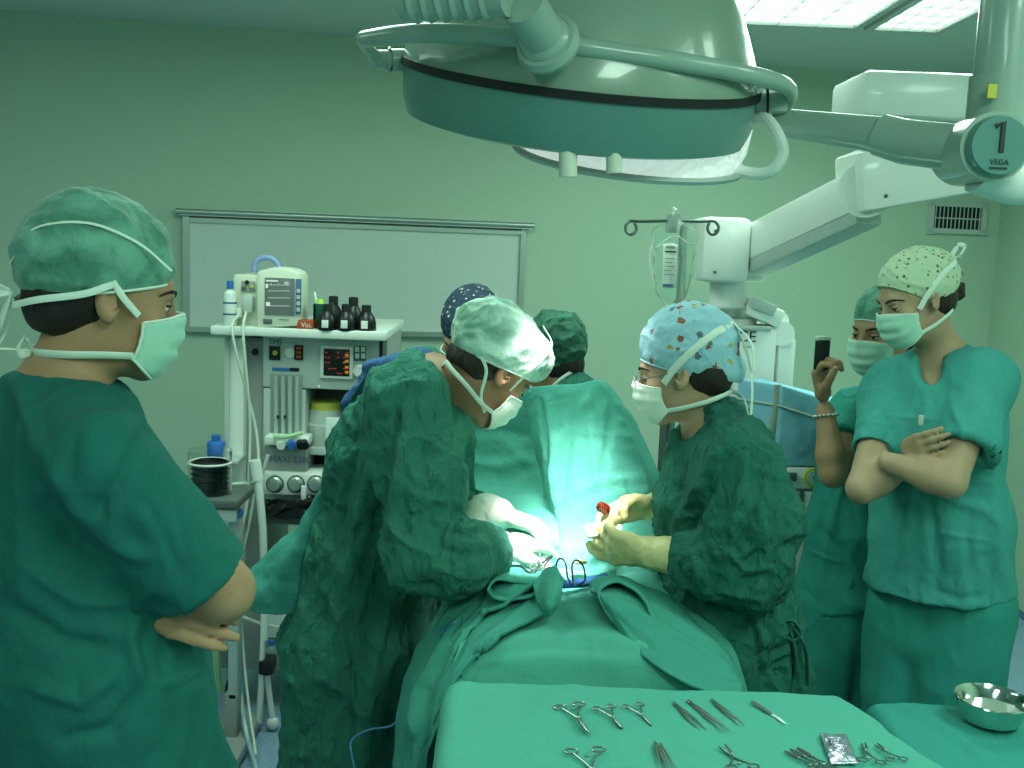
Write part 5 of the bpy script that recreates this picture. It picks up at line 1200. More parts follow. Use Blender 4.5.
# ---------------------------------------------------------------- left foreground man
pA = person('man in dark green short-sleeved scrubs and green cap standing with arms crossed, left foreground', W(70, 600, 1.42), 'tan')
HA = Head(W(104, 298, 1.42), (math.cos(.50), math.sin(.50), -.16), (.08, .0, 1), .87)
J = dict(head=HA, nb=W(56, 402, 1.40), ch=W(66, 520, 1.42), wa=W(96, 660, 1.42), pv=W(128, 790, 1.43), sR=W(104, 462, 1.26), sL=W(34, 448, 1.56), eR=W(222, 590, 1.33), eL=W(150, 585, 1.72), wR=W(168, 610, 1.50), wL=W(150, 606, 1.42), bf=(.8, .58, 0))
hA = dict(w=W(128, 590, 1.33), d=nrm(W(190, 614, 1.32)-W(128, 590, 1.33)), n=(.1, .8, -.3), side=-1, curl=(.2, .22, .25, .3), spread=-.02, thumb=(.95, -.2, .3), s=.95)
make_body(pA, J, SKIN['tan'], .0042, [hA]); eyes(pA, HA, .35)
v = Vol(); ax = nrm(J['sR']-J['sL'])
v.cone(J['nb']-[0, 0, .02], J['sR']*.65+J['nb']*.35, .061, .060, .04).cone(J['nb']-[0, 0, .02], J['sL']*.65+J['nb']*.35, .060, .06, .04)
v.slab(J['nb']*.47+J['ch']*.53, J['ch'], (.152, .106), (.165, .125), ax, .05).slab(J['ch'], J['wa'], (.165, .125), (.158, .135), ax, .05).slab(J['wa'], J['pv']-[0, 0, .08], (.158, .135), (.19, .172), ax, .05)
v.cut(J['pv']-[0, 0, .12], (0, 0, -1))
v.ell(HA(0, -.03, -.10), (.058, .058, .075), HA.A, .01, 's')
uA = nrm(J['eR']-J['sR']); v.sleeve(J['sR'], W(205, 578, 1.32), .064, .066, .05); v.sleeve(J['sL'], J['sL']*.3+J['eL']*.7, .068, .064, .05)
flA = [([(150, 420), (120, 480), (90, 520)], 7, -.010), ([(40, 440), (70, 500), (120, 545), (150, 560)], 8, .012), ([(30, 470), (60, 530), (110, 570)], 7, -.012), ([(150, 580), (130, 640), (145, 700)], 8, .010), ([(20, 560), (80, 600), (140, 600)], 9, .010),
       ([(0, 600), (60, 640), (120, 650)], 9, -.010), ([(20, 680), (80, 700), (120, 670)], 9, .012), ([(60, 740), (110, 730), (140, 690)], 8, -.010), ([(75, 420), (66, 500), (60, 560)], 6, -.006), ([(175, 470), (190, 530), (200, 570)], 6, .006),
       ([(140, 480), (165, 540), (185, 585)], 6, -.005), ([(10, 380), (30, 420), (40, 460)], 7, .006), ([(160, 640), (168, 690), (180, 740)], 5, -.006), ([(150, 690), (180, 680), (202, 668)], 2.5, .004), ([(152, 694), (160, 740), (170, 790)], 2.5, .004), ([(202, 560), (232, 545)], 2, .003),
       ([(95, 300), (97, 340), (88, 370), (74, 400)], 3, 0)]
garment(pA, 'scrub_top', v, M['scrub_dark'], .0055, ((.16, .010, (1, 1, .7)), (.07, .004, (1, 1, .7)), (.03, .0012, U3)), flA, seed=3)
v = Vol(); v.slab(J['pv']+[0, 0, .03], J['pv']-[0, 0, .10], (.165, .13), (.17, .13), ax, .05)
for a in 'RL': v.chain([J['h'+a], J['k'+a], A_([J['a'+a][0], J['a'+a][1], .10])], [.105, .085, .085], .03)
v.cut((0, 0, .06), (0, 0, -1)); garment(pA, 'scrub_trousers', v, M['scrub_dark'], .009, seed=2)
hair(pA, HA, -.062, .0); cap(pA, HA, M['capgreen'], .004, .010, .010, .040, -.012, .0035, seed=1)
# seam over the crown of the cap
tie(pA, HA, [(.084, .075, .062), (.086, .02, .094), (.078, -.05, .108), (.050, -.115, .085), (.01, -.135, .03)], .0018, 'cap_seam', M['tie'])
maskmesh(pA, HA, M['mask']); 
for s in (-1, 1):
    tie(pA, HA, [(s*.0675, .042, -.012), (s*.079, .016, .010), (s*.085, -.004, .033)], .0045)
    tie(pA, HA, [(s*.062, .044, -.074), (s*.066, .0, -.078), (s*.060, -.045, -.085), (s*.03, -.080, -.092), (0, -.085, -.095)], .0055)
    tie(pA, HA, [(s*.086, -.004, .028), (s*.084, -.04, .008), (s*.060, -.095, -.012), (s*.02, -.125, -.03)], .0045)
tie(pA, HA, [(.02, -.128, -.01), (.03, -.135, -.05), (.005, -.14, -.075), (-.01, -.135, -.05), (.02, -.128, -.012)], .006, 'tie_bow')
tie(pA, HA, [(.02, -.13, -.01), (.0, -.18, -.035), (-.02, -.22, -.07)], .005, 'tie_end'); tie(pA, HA, [(.02, -.13, -.01), (.01, -.17, .0), (-.01, -.215, -.03)], .005, 'tie_end')
tie(pA, HA, [(0, -.086, -.094), (.01, -.10, -.075), (.012, -.108, -.098), (0, -.088, -.096)], .006, 'tie_bow'); tie(pA, HA, [(0, -.086, -.094), (.0, -.14, -.10), (.0, -.20, -.125)], .006, 'tie_end'); tie(pA, HA, [(0.02, -.125, -.02), (.01, -.13, -.08), (.0, -.17, -.14)], .006, 'tie_end')

# ---------------------------------------------------------------- surgeon bending over the table
pB = person('surgeon in crinkled dark green gown bending over the patient with white gloves', W(352, 700, 2.42), 'dark')
HB = Head(W(490, 369, 2.33), (.64, .42, -.66), (.62, .25, .80), .93)
J = dict(head=HB, nb=W(428, 380, 2.38), ch=W(398, 455, 2.40), wa=W(374, 560, 2.43), pv=W(360, 640, 2.45), sR=W(404, 408, 2.22), sL=W(436, 408, 2.58), eR=W(420, 548, 2.14), eL=W(440, 525, 2.62), wR=W(497, 552, 2.20), wL=W(492, 512, 2.46), bf=(.9, .43, 0))
hR = dict(w=W(499, 548, 2.24), d=nrm(W(555, 535, 2.36)-W(499, 548, 2.24)), n=(.1, .2, -1), side=-1, curl=(.3, .35, .4, .45), s=1.0)
hL = dict(w=W(498, 514, 2.46), d=nrm(W(556, 532, 2.42)-W(498, 514, 2.46)), n=(.1, -.2, -1), side=1, curl=(.25, .3, .35, .4), s=1.1)
make_body(pB, J, SKIN['dark'], .0045, [hR, hL]); eyes(pB, HB, .6)
for hh, e_ in ((hR, J['eR']), (hL, J['eL'])):
    v = Vol(); add_hand(v, dr=.0022, **hh); w_ = hh['w']; e2 = nrm(e_-w_); v.cone(w_, w_+e2*.04, .038, .052, .01).cone(w_+e2*.04, w_+e2*.16, .052, .055, .01); V, F = v.mesh(.0035); N = vnormals(V, F); V = crumple(V, N, .02, .0012, 4, stretch=(1, 1, 1)); mesh('glove', smoothV(V, F, 1, .3), F, M['latexw'], pB)
v = Vol(); ax = nrm(J['sR']-J['sL'])
v.cone(J['nb']*.85+J['ch']*.15, J['sR'], .070, .078, .05).cone(J['nb']*.8+J['ch']*.2, J['sL'], .070, .075, .05)
v.slab(J['nb']*.6+J['ch']*.4, J['ch'], (.15, .11), (.17, .125), ax, .05).slab(J['ch'], J['wa'], (.17, .125), (.165, .125), ax, .06)
foot = A_([J['pv'][0]-.005, J['pv'][1]+.02, .22]); v.slab(J['wa'], J['pv']+[.0, 0, 0], (.165, .125), (.18, .155), ax, .06).slab(J['pv']+[.01, 0, 0], foot+[.03, 0, 0], (.18, .17), (.205, .205), ax, .06)
v.chain([J['sR'], J['sR']*.5+J['eR']*.5+[0.02, 0, 0], J['eR'], W(455, 558, 2.12), W(480, 552, 2.17)], [.078, .082, .070, .060, .052], .03)
v.chain([J['sL'], J['eL'], W(470, 517, 2.53)], [.075, .070, .05], .03)
v.ell(W(452, 372, 2.34), (.075, .07, .055), None, .02, 's'); v.cut((0, 0, .2), (0, 0, -1))
flB = [([(395, 400), (388, 470), (372, 540), (350, 620)], 5, -.014), ([(410, 400), (400, 460), (395, 520), (402, 560)], 5, .012), ([(470, 430), (462, 480), (452, 530)], 4, -.008), ([(440, 400), (448, 450), (440, 510)], 4, .007), ([(425, 410), (424, 470), (415, 530)], 3.5, -.007),
       ([(350, 400), (330, 470), (310, 560), (298, 700)], 5, .010), ([(365, 395), (352, 470), (330, 560), (316, 690)], 5, -.009), ([(380, 400), (372, 460), (352, 540), (335, 640), (330, 760)], 5, .010), ([(395, 540), (370, 600), (352, 680), (345, 768)], 6, -.012), ([(400, 570), (380, 640), (365, 768)], 6, .010), ([(415, 600), (400, 660), (385, 768)], 5, -.008),
       ([(440, 520), (462, 530), (490, 524)], 4, .009), ([(436, 545), (462, 556), (492, 552)], 4, -.008), ([(430, 565), (460, 575), (490, 575)], 4, .008), ([(455, 515), (448, 550), (455, 585)], 3.5, -.006), ([(475, 515), (470, 550), (476, 585)], 3.5, .006),
       ([(385, 520), (410, 545), (440, 560)], 4, .008), ([(392, 470), (420, 500), (455, 500)], 3.5, .005), ([(400, 440), (430, 455), (470, 450)], 3.5, -.005), ([(300, 600), (320, 640), (312, 720)], 5, .008), ([(340, 470), (320, 540), (300, 620)], 4, -.008)]
garment(pB, 'gown', v, M['gown'], .0052, ((.12, .012, (1, 1, .45)), (.052, .009, (1, 1, .6)), (.027, .0034, (1, 1, .75))), flB, seed=5)
v = Vol(); v.cone(W(376, 372, 2.40), W(420, 369, 2.38), .026, .046, .03).cone(W(374, 374, 2.40), W(350, 404, 2.38), .022, .018, .02).ell(W(449, 372, 2.34), (.055, .06, .05), None, .02, 's')
garment(pB, 'blue_collar', v, M['blueshirt'], .004, ((.04, .004, U3), (.02, .0015, U3)), [([(350, 372), (385, 360), (420, 362)], 3, .004), ([(360, 380), (390, 352)], 2.5, -.004)])
MB().tube(catmull([W(372, 376, 2.26), W(384, 366, 2.27), (W(395, 362, 2.28)), W(388, 372, 2.26), W(376, 368, 2.26), W(366, 378, 2.27), W(352, 400, 2.29)], 6), .004, 6).build('collar_tie', M['gown2'], pB)
hair(pB, HB, -.050, .0); cap(pB, HB, M['capclear'], .006, .026, .002, .046, -.022, .006, seed=4, wr=.05, bun=((0, .055, .085), (.064, .062, .052)))
maskmesh(pB, HB, M['maskw'])
for s in (-1, 1):
    tie(pB, HB, [(s*.0675, .040, -.014), (s*.086, .034, .030), (s*.100, .034, .072), (s*.086, .034, .128), (s*.02, .025, .158)], .0045)
    tie(pB, HB, [(s*.062, .044, -.078), (s*.072, .000, -.082), (s*.062, -.050, -.075), (s*.03, -.085, -.068), (0, -.10, -.06)], .005)
    tie(pB, HB, [(s*.060, .030, -.09), (s*.066, -.01, -.068), (s*.072, -.045, -.020), (s*.060, -.090, .0)], .0035, 'cap_cord')
MB().tube(catmull([HB(.03, -.02, .148), HB(-.01, .03, .150), HB(-.04, .07, .135)], 5), .003, 6).build('tie_end', M['tie'], pB)

# teal tail of the gown spreading behind
tl = g([[(362, 420, 2.44), (350, 430, 2.40), (338, 450, 2.36), (350, 480, 2.36)], [(345, 465, 2.46), (328, 480, 2.42), (318, 500, 2.37), (335, 520, 2.37)],
 [(318, 510, 2.50), (300, 525, 2.44), (298, 548, 2.38), (325, 565, 2.38)], [(282, 540, 2.52), (268, 560, 2.45), (276, 580, 2.38), (320, 592, 2.38)], [(256, 566, 2.52), (250, 585, 2.45), (262, 598, 2.38), (318, 606, 2.38)], [(252, 572, 2.52), (251, 606, 2.45), (262, 613, 2.38), (318, 614, 2.38)]])
o = cloth_patch('gown_tail', tl, 12, 12, M['flap'], pB, .004, cr=[(.08, .006, U3), (.03, .002, U3)])

# ---------------------------------------------------------------- masked nurse in gown facing left
pC = person('nurse in dark green gown and light blue printed cap holding a small red item', W(738, 700, 2.24), 'fair')
HC = Head(W(684, 371, 2.24), (-.93, .28, -.24), (-.16, 0, 1), .90)
J = dict(head=HC, nb=W(714, 428, 2.26), ch=W(724, 510, 2.25), wa=W(728, 600, 2.25), pv=W(731, 680, 2.27), sL=W(734, 466, 2.10), sR=W(705, 458, 2.42), eL=W(748, 565, 2.06), eR=W(722, 560, 2.44), wL=W(662, 555, 2.11), wR=W(666, 512, 2.36), bf=(-.95, .3, 0))
hL = dict(w=W(653, 553, 2.12), d=nrm(W(604, 545, 2.16)-W(653, 553, 2.12)), n=(.0, .85, .35), side=1, curl=(.30, .55, .75, .85), thumb=(.95, .12, .3), s=1.08, tb=(.05, .1))
hR = dict(w=W(657, 507, 2.34), d=nrm(W(608, 499, 2.30)-W(657, 507, 2.34)), n=(.05, -.45, -.8), side=-1, curl=(.45, .60, .6, .6), thumb=(.85, .1, .35), s=1.0, tb=(.1, .2))
make_body(pC, J, SKIN['fair'], .0045, [hL, hR]); eyes(pC, HC, .8)
for hh, e_ in ((hL, J['eL']), (hR, J['eR'])):
    v = Vol(); tp = add_hand(v, dr=.0022, **hh); w_ = hh['w']; e2 = nrm(e_-w_); v.cone(w_, w_+e2*.075, .033, .044, .012); V, F = v.mesh(.0033); N = vnormals(V, F); V = crumple(V, N, .022, .0014, 4); go = mesh('glove', smoothV(V, F, 1, .3), F, M['latex'], pC)
    hh['tips'] = tp
v = Vol(); ax = nrm(J['sR']-J['sL'])
v.cone(J['nb']-[0, 0, .015], J['sL'], .060, .075, .05).cone(J['nb']-[0, 0, .015], J['sR'], .060, .072, .05).cone(HC(0, -.045, -.13), J['nb'], .052, .06, .03)
v.slab(J['nb']*.5+J['ch']*.5, J['ch'], (.145, .105), (.16, .12), ax, .05).slab(J['ch'], J['wa'], (.16, .12), (.15, .125), ax, .06)
foot = A_([J['pv'][0], J['pv'][1]+.02, .25]); v.slab(J['wa'], J['pv'], (.15, .135), (.17, .145), ax, .06).slab(J['pv'], foot, (.17, .145), (.18, .15), ax, .06)
v.chain([J['sL'], J['sL']*.5+J['eL']*.5+[.02, 0, 0], J['eL'], W(720, 564, 2.06), W(697, 560, 2.08)], [.078, .088, .080, .062, .052], .03)
v.chain([J['sR'], J['eR'], W(690, 520, 2.38)], [.072, .068, .048], .03)
v.ell(HC(0, .005, -.115), (.056, .052, .05), HC.A, .015, 's'); v.cut((0, 0, .22), (0, 0, -1))
flC = [([(735, 440), (715, 480), (690, 530)], 4, -.008), ([(720, 440), (700, 480), (680, 520)], 4, .008), ([(745, 450), (738, 500), (730, 545)], 4, .008), ([(765, 460), (755, 510), (735, 550)], 4, -.009), ([(780, 500), (765, 540), (735, 560)], 4, .009), ([(790, 530), (770, 570), (740, 590)], 5, -.010),
       ([(720, 545), (745, 570), (780, 570)], 4, .009), ([(705, 545), (715, 570), (712, 600)], 4, -.008), ([(690, 545), (698, 570), (694, 595)], 3, .007), ([(670, 600), (672, 640), (680, 680)], 4, .007), ([(700, 600), (720, 640), (730, 690)], 5, .009), ([(740, 600), (760, 650), (765, 700)], 5, -.009), ([(775, 600), (785, 650), (788, 700)], 5, .010), ([(755, 480), (760, 520), (775, 545)], 3, .006), ([(670, 500), (675, 540), (672, 580)], 3, .006)]
garment(pC, 'gown', v, M['gown2'], .005, ((.10, .012, (1, 1, .6)), (.048, .009, (1, 1, .7)), (.026, .0034, U3)), flC, seed=8)
for pts in ([(778, 622), (792, 620), (800, 632), (792, 640), (780, 630)], [(788, 626), (776, 640), (774, 668), (780, 690)], [(794, 628), (806, 650), (808, 685)], [(790, 630), (796, 660), (790, 695)]):
    MB().tube(catmull([W(x, y, 2.12) for x, y in pts], 6), .009, 8, flat=.5).build('gown_tie', M['gown2'], pC)
hair(pC, HC, -.062, -.012); cap(pC, HC, M['capblue'], .003, .012, .010, .048, -.038, .0035, bun=((0, -.105, -.02), (.035, .035, .035)), seed=2, bandmat=M['capblue'])
maskmesh(pC, HC, M['maskw'], bulge=.004)
for s in (-1, 1):
    tie(pC, HC, [(s*.0675, .040, -.012), (s*.084, .006, .020), (s*.090, -.045, .055), (s*.068, -.098, .082), (s*.01, -.132, .088)], .0075)
    tie(pC, HC, [(s*.062, .044, -.076), (s*.068, .0, -.074), (s*.060, -.050, -.070), (s*.03, -.086, -.066), (0, -.10, -.064)], .0055)
tie(pC, HC, [(.0, -.132, .088), (-.02, -.150, .03), (-.03, -.150, -.05), (-.03, -.135, -.12)], .007, 'tie_end'); tie(pC, HC, [(0, -.10, -.064), (-.02, -.125, -.085), (-.03, -.13, -.14)], .006, 'tie_end')
tie(pC, HC, [(-.01, -.134, .088), (-.03, -.165, .04), (-.035, -.16, -.02)], .007, 'tie_end')
# glasses: their own thing, worn on the face
gl_ = empty('glasses', HC(0, .10, 0), 'thin dark metal glasses worn by the nurse above the white mask', 'glasses')
for s in (-1, 1):
    cL = HC(s*.032, .112, -.002); rgm = MB().tube([cL+H_ for H_ in [HC.s*(.019*math.cos(t)*HC.r+.013*math.sin(t)*HC.u-.004*s*math.cos(t)*HC.f) for t in np.linspace(0, 2*math.pi, 25)[:-1]]], .0011, 6, closed=True); rim = rgm.build('rim', M['dgrey'], gl_)
    MB().tube(catmull([HC(s*.050, .108, .004), HC(s*.068, .080, .006), HC(s*.078, .020, .012), HC(s*.080, -.004, .018)], 5), .0013, 6).build('temple', M['dgrey'], gl_)
MB().tube(catmull([HC(-.014, .114, .002), HC(0, .118, .005), HC(.014, .114, .002)], 4), .0011, 6).build('bridge', M['dgrey'], gl_)
# what she holds
tR, tL = hR['tips'], hL['tips']
am_ = W(602, 508, 2.27); o = empty('red_ampoule', am_, 'small dark red item pinched in her raised gloved fingers', 'small red item')
M['amber_glass'] = mat('dark_red_amber', (.09, .010, .004), .15, coat=.6)
MB().tube([am_+[-.012, 0, .006], am_+[-.006, 0, .004], am_+[.010, 0, -.004], am_+[.016, 0, -.006]], [.006, .0125, .0125, .008], 16).build('body', M['amber_glass'], o)
for k in range(3): MB().tube([am_+[-.003+.005*k, -.0128, .010-.002*k], am_+[-.001+.005*k, -.0128, -.009-.002*k]], .0005, 6).build('streak', M['red'], o)
gz = cloth_patch('gauze_swab', [[W(583, 526, 2.22), W(596, 523, 2.24), W(612, 523, 2.25), W(622, 525, 2.26)], [W(585, 530, 2.19), W(597, 528, 2.20), W(612, 528, 2.21), W(622, 530, 2.21)], [W(589, 537, 2.17), W(599, 535, 2.18), W(610, 535, 2.18), W(620, 536, 2.18)]], 6, 6, M['gauze'], None, .006, cr=[(.02, .001, U3)])
tag(gz, 'white gauze with a yellow patch held in the nurse\'s lower glove', 'gauze'); M['yg'] = mat('yellow_antiseptic_stain', (.55, .52, .06), .7)
V_, F_ = (lambda m: (A_(m.V), m.F))(MB().sphere(W(603, 529, 2.195), (.016, .010, .0045), 8)); mesh('yellow_patch', V_, F_, M['yg'], gz)
# ---------------------------------------------------------------- woman at right with crossed arms
def trousers(root, J, m, ax, h=.008, seed=1, r=(.115, .095, .100), wide=(.17, .125)):
    v = Vol(); pv = J['pv']; v.slab(pv+[0, 0, .05], pv-[0, 0, .10], wide, (wide[0]+.01, wide[1]), ax, .05)
    for a in 'RL': v.chain([J['h'+a], J['k'+a], A_([J['a'+a][0], J['a'+a][1], .12])], list(r), .02)
    v.cut((0, 0, .07), (0, 0, -1)); return garment(root, 'scrub_trousers', v, m, h, ((.14, .008, (1, 1, .3)), (.05, .003, (1, 1, .4))), None, seed=seed)
pD = person('woman in teal scrubs and flower-print cap standing with arms crossed at right', W(945, 600, 2.74), 'fair')
HD = Head(W(916, 300, 2.72), (-.90, -.24, -.32), (-.20, 0, 1), .92)
J = dict(head=HD, nb=W(942, 358, 2.76), ch=W(934, 435, 2.74), wa=W(940, 520, 2.74), pv=W(941, 595, 2.76), sR=W(892, 388, 2.84), sL=W(984, 380, 2.64), eR=W(862, 488, 2.62), eL=W(950, 482, 2.48), wR=W(918, 458, 2.62), wL=W(888, 462, 2.58), bf=(-.65, -.76, 0))
hR = dict(w=W(906, 452, 2.60), d=nrm(W(942, 442, 2.46)-W(906, 452, 2.60)), n=(.5, .8, .0), side=1, curl=(.35, .35, .38, .42), spread=.0, thumb=(.9, .1, .1), s=.90)
hL = dict(w=W(888, 462, 2.60), d=nrm(W(872, 460, 2.78)-W(888, 462, 2.60)), n=(-.8, -.3, .1), side=-1, curl=.3, thumb=(.9, .1, .3), spread=.0, s=.85)
make_body(pD, J, SKIN['fair'], .0045, [hR, hL], fat=.95); eyes(pD, HD, .45)
v = Vol(); ax = nrm(J['sR']-J['sL'])
v.cone(J['nb']-[0, 0, .02], J['sR'], .058, .064, .05).cone(J['nb']-[0, 0, .02], J['sL'], .060, .070, .05)
v.slab(J['nb']*.5+J['ch']*.5, J['ch'], (.150, .11), (.165, .125), ax, .05).slab(J['ch'], J['wa'], (.165, .12), (.165, .125), ax, .06).slab(J['wa'], J['pv']-[0, 0, .10], (.165, .125), (.215, .165), ax, .06)
bf = nrm(J['bf']); 
for s in (-1, 1): v.ell(J['ch']+bf*.085+ax*s*.07, (.06, .06, .06), None, .05)
v.sleeve(J['sR'], J['sR']*.35+J['eR']*.65, .064, .056, .04, .004); v.sleeve(J['sL'], J['sL']*.32+J['eL']*.68+[.01, 0, 0], .068, .064, .04, .004)
v.ell(J['nb']+bf*.085-[0, 0, .02], (.028, .05, .062), None, .01, 's'); v.ell(HD(0, -.02, -.12), (.056, .056, .05), HD.A, .01, 's')
v.cut(W(925, 608, 2.6), nrm(A_([.10, 0, -1])))
flD = [([(905, 440), (915, 480), (905, 540), (890, 590)], 6, .010), ([(930, 500), (938, 560), (935, 605)], 6, -.010), ([(1000, 420), (990, 480), (1000, 560), (1010, 600)], 7, .012), ([(975, 480), (968, 540), (975, 600)], 6, -.008), ([(870, 520), (862, 560), (858, 590)], 5, .008),
       ([(950, 500), (985, 510), (1000, 530)], 5, .008), ([(880, 405), (890, 430), (880, 460)], 4, -.006), ([(885, 415), (910, 418), (940, 420)], 2.0, .003), ([(940, 532), (965, 538), (990, 540)], 2, .004), ([(938, 530), (935, 560), (940, 590)], 2, .003), ([(950, 400), (962, 430), (965, 460)], 4, .006), ([(935, 590), (960, 600), (985, 596)], 4, -.006), ([(992, 565), (991, 600), (992, 625)], 1.6, -.006),
       ([(985, 400), (995, 420), (1000, 435)], 5, .004)]
garment(pD, 'scrub_top', v, M['scrub_teal'], .0055, ((.15, .009, (1, 1, .5)), (.06, .003, (1, 1, .6)), (.03, .001, U3)), flD, seed=11)
mb = MB(); pz_ = W(924, 420, 2.55)
trousers(pD, J, M['scrub_mid'], ax, seed=4, r=(.115, .10, .105), wide=(.155, .12))
hair(pD, HD, -.058, -.010)
v = Vol(); v.ell(HD(0, -.118, -.012), A_([.026, .030, .026]), HD.A, .01); V, F = v.mesh(.004); N = vnormals(V, F); mesh('hair_bun', crumple(V, N, .015, .004, 3), F, M['hair'], pD)
cap(pD, HD, M['capflower'], .002, .014, .0, .074, -.088, .0030, seed=7, bandmat=M['capflower'])
maskmesh(pD, HD, M['mask'])
for s in (-1, 1):
    tie(pD, HD, [(s*.0675, .040, -.012), (s*.084, .006, .030), (s*.088, -.045, .064), (s*.066, -.098, .078), (s*.01, -.132, .078)], .0065)
    tie(pD, HD, [(s*.062, .044, -.076), (s*.068, .0, -.066), (s*.062, -.050, -.052), (s*.03, -.088, -.046), (0, -.10, -.044)], .006)
tie(pD, HD, [(.0, -.132, .078), (-.01, -.155, .105), (.0, -.185, .100), (.0, -.165, .078), (.0, -.134, .074)], .007, 'tie_bow'); tie(pD, HD, [(0, -.132, .078), (.0, -.150, .05), (.0, -.162, .02)], .006, 'tie_end'); tie(pD, HD, [(0, -.132, .078), (.01, -.156, .074), (.01, -.172, .066)], .006, 'tie_end')
lb2 = MB(); lb2.box(W(921, 420, 2.565)-[.006, .002, .012], W(921, 420, 2.565)+[.006, .002, .012], .001); lb2.build('name_tab', M['lgrey'], pD)

# ---------------------------------------------------------------- woman behind, holding a phone
pE = person('woman in mid green scrubs behind, raising a dark phone, half hidden by her neighbour', W(862, 600, 3.12), 'tan')
HE = Head(W(888, 332, 3.12), (-.80, -.55, -.12), (0, 0, 1), .98)
J = dict(head=HE, nb=W(898, 398, 3.14), ch=W(880, 450, 3.14), wa=W(868, 525, 3.14), pv=W(862, 590, 3.14), sR=W(856, 412, 3.16), sL=W(930, 412, 3.12), eR=W(838, 470, 2.96), eL=W(935, 500, 3.10), wR=W(830, 408, 3.00), wL=W(920, 560, 3.05), bf=(-.6, -.8, 0))
hR = dict(w=W(829, 396, 3.00), d=nrm(W(824, 356, 2.99)-W(829, 396, 3.00)), n=(.55, -.5, .1), side=-1, curl=(.9, .95, 1.0, 1.0), thumb=(.7, .4, .6), s=1.08, tb=(.3, .5))
make_body(pE, J, SKIN['tan'], .0048, [hR], fat=.95); eyes(pE, HE, .4)
v = Vol(); ax = nrm(J['sR']-J['sL'])
v.cone(J['nb']-[0, 0, .02], J['sR'], .058, .062, .05).cone(J['nb']-[0, 0, .02], J['sL'], .058, .062, .05)
v.slab(J['nb']*.5+J['ch']*.5, J['ch'], (.135, .10), (.15, .115), ax, .05).slab(J['ch'], J['wa'], (.15, .115), (.155, .12), ax, .06).slab(J['wa'], J['pv']-[0, 0, .08], (.155, .12), (.185, .145), ax, .06)
v.sleeve(J['sR'], J['sR']*.5+J['eR']*.5, .062, .060, .04); v.sleeve(J['sL'], J['sL']*.45+J['eL']*.55, .062, .062, .04)
v.cut(W(830, 603, 3.1), nrm(A_([.25, 0, -1]))); v.ell(HE(0, -.02, -.12), (.056, .056, .05), HE.A, .01, 's')
garment(pE, 'scrub_top', v, M['scrub_mid'], .006, ((.14, .009, (1, 1, .5)), (.05, .003, (1, 1, .6))), [([(858, 420), (850, 470), (862, 520)], 4, -.008), ([(845, 480), (835, 530), (825, 590)], 5, .009), ([(820, 520), (845, 545), (860, 590)], 5, -.008), ([(812, 545), (850, 560)], 2, .004)], seed=21)
trousers(pE, J, M['scrub_mid'], ax, .009, 6, r=(.11, .095, .10), wide=(.165, .125))
hair(pE, HE, -.10, -.008); cap(pE, HE, M['capgreen'], .002, .008, .004, .052, -.030, .003, seed=9, bandmat=M['tie']); maskmesh(pE, HE, M['mask'])
for s in (-1, 1):
    tie(pE, HE, [(s*.0675, .040, -.012), (s*.084, .004, .012), (s*.086, -.04, .03)], .004); tie(pE, HE, [(s*.062, .044, -.076), (s*.068, .0, -.066), (s*.062, -.050, -.052), (s*.03, -.088, -.046)], .005)
ph = empty('mobile_phone', W(829, 350, 2.965), 'slim black mobile phone with a pale top held up in one hand', 'phone')
mb = MB(); c = W(827, 352, 2.965); Rm = A_([[.97, -.22, .0], [.22, .97, 0], [0, 0, 1]])
mb.box(c-[.021, .008, .046], c+[.021, .008, .046], .006, M=Rm).build('case', M['black'], ph); MB().box(c+[-.0215, -.0085, .034], c+[.0215, .0085, .0475], .004, M=Rm).build('pale_end', M['lgrey'], ph)
br = MB(); wv = nrm(J['wR']-J['eR']); a1_ = nrm(np.cross(wv, [0, 1, 0])); a2_ = np.cross(wv, a1_); cB_ = J['wR']-wv*.015
for k in range(16):
    t = 2*math.pi*k/16; br.sphere(cB_+.0305*(math.cos(t)*a1_+math.sin(t)*a2_), .0052, 6)
tag(br.build('bracelet', M['steel']), 'metal bead bracelet on the wrist below the raised phone', 'bracelet')

for o_ in (pE, ph, bpy.data.objects['bracelet']): o_.location.y -= .05; o_.location.x -= .028
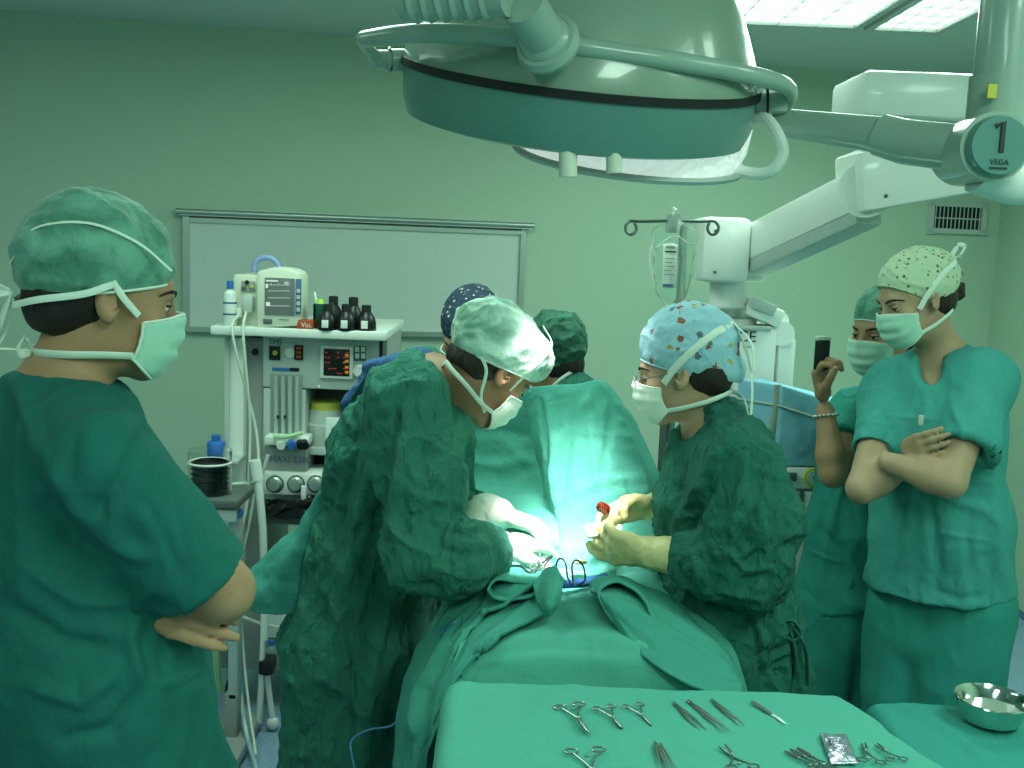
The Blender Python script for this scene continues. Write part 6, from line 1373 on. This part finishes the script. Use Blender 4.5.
# ---------------------------------------------------------------- two heads beyond the drape
def far_person(label, H, skin, capm, body_f, m, capkw, sw=.17):
    p = person(label, H.o, skin); bf = nrm(body_f); ax = np.cross(bf, [0, 0, 1]); nb = H(0, -.035, -.155)-bf*.01
    base = A_([nb[0]-bf[0]*.05, nb[1]-bf[1]*.05, 0]); z = nb[2]
    J = dict(head=H, nb=nb, ch=base+[0, 0, z-.22], wa=base+[0, 0, z-.42], pv=base+[0, 0, z-.58], sR=nb+ax*sw-[0, 0, .07], sL=nb-ax*sw-[0, 0, .07], bf=bf)
    for a, s in (('R', 1), ('L', -1)):
        J['e'+a] = J['s'+a]-[0, 0, .27]+ax*s*.03; J['w'+a] = J['e'+a]+bf*.20-ax*s*.08+[0, 0, .02]
    hs = [dict(w=J['w'+a], d=bf-A_([0, 0, .2]), n=(0, 0, -1), side=(-1 if a == 'R' else 1), curl=.4, s=.95) for a in 'RL']
    make_body(p, J, SKIN[skin], .0055, hs); eyes(p, H, .5)
    v = Vol(); v.cone(nb, H(0, -.03, -.105), .062, .060, .02).cone(nb-[0, 0, .03], J['sR'], .06, .065, .05).cone(nb-[0, 0, .03], J['sL'], .06, .065, .05).slab(nb*.5+J['ch']*.5, J['ch'], (.15, .11), (.16, .12), ax, .05).slab(J['ch'], J['wa'], (.16, .12), (.155, .12), ax, .05).slab(J['wa'], base+[0, 0, .3], (.155, .12), (.18, .15), ax, .05)
    for a in 'RL': v.chain([J['s'+a], J['e'+a], J['w'+a]], [.065, .06, .04], .03)
    v.cut((0, 0, .25), (0, 0, -1)); garment(p, 'gown', v, m, .008, ((.12, .008, (1, 1, .5)),), None)
    hair(p, H, -.075, -.01); cap(p, H, capm, **capkw); maskmesh(p, H, M['mask']); ties(p, H, True, True); return p, H
pF, HF = far_person('person in navy dotted cap bending behind the surgeon, only the cap showing', Head(W(469, 334, 3.30), (-.35, -.75, -.55), (0, -.4, 1), .98), 'fair', M['capnavy'], (-.4, -.9, 0), M['gown'], dict(puff=.002, back=.01, bz=.006, fz=.048, rz=-.03, bump_=.003, seed=12, bandmat=M['capnavy']))
pG, HG = far_person('person in dark green bouffant cap facing away beyond the raised drape', Head(W(551, 369, 3.0), (-.60, .45, -.60), (-.35, .2, 1), .90), 'tan', M['capdark'], (-1, .1, 0), M['gown'], dict(puff=.012, back=.034, bz=.008, fz=.040, rz=-.038, bump_=.008, seed=15, bandmat=M['capdark']), sw=.13)
for o in list(bpy.data.objects):
    if '_skin_mat' in o: del o['_skin_mat']
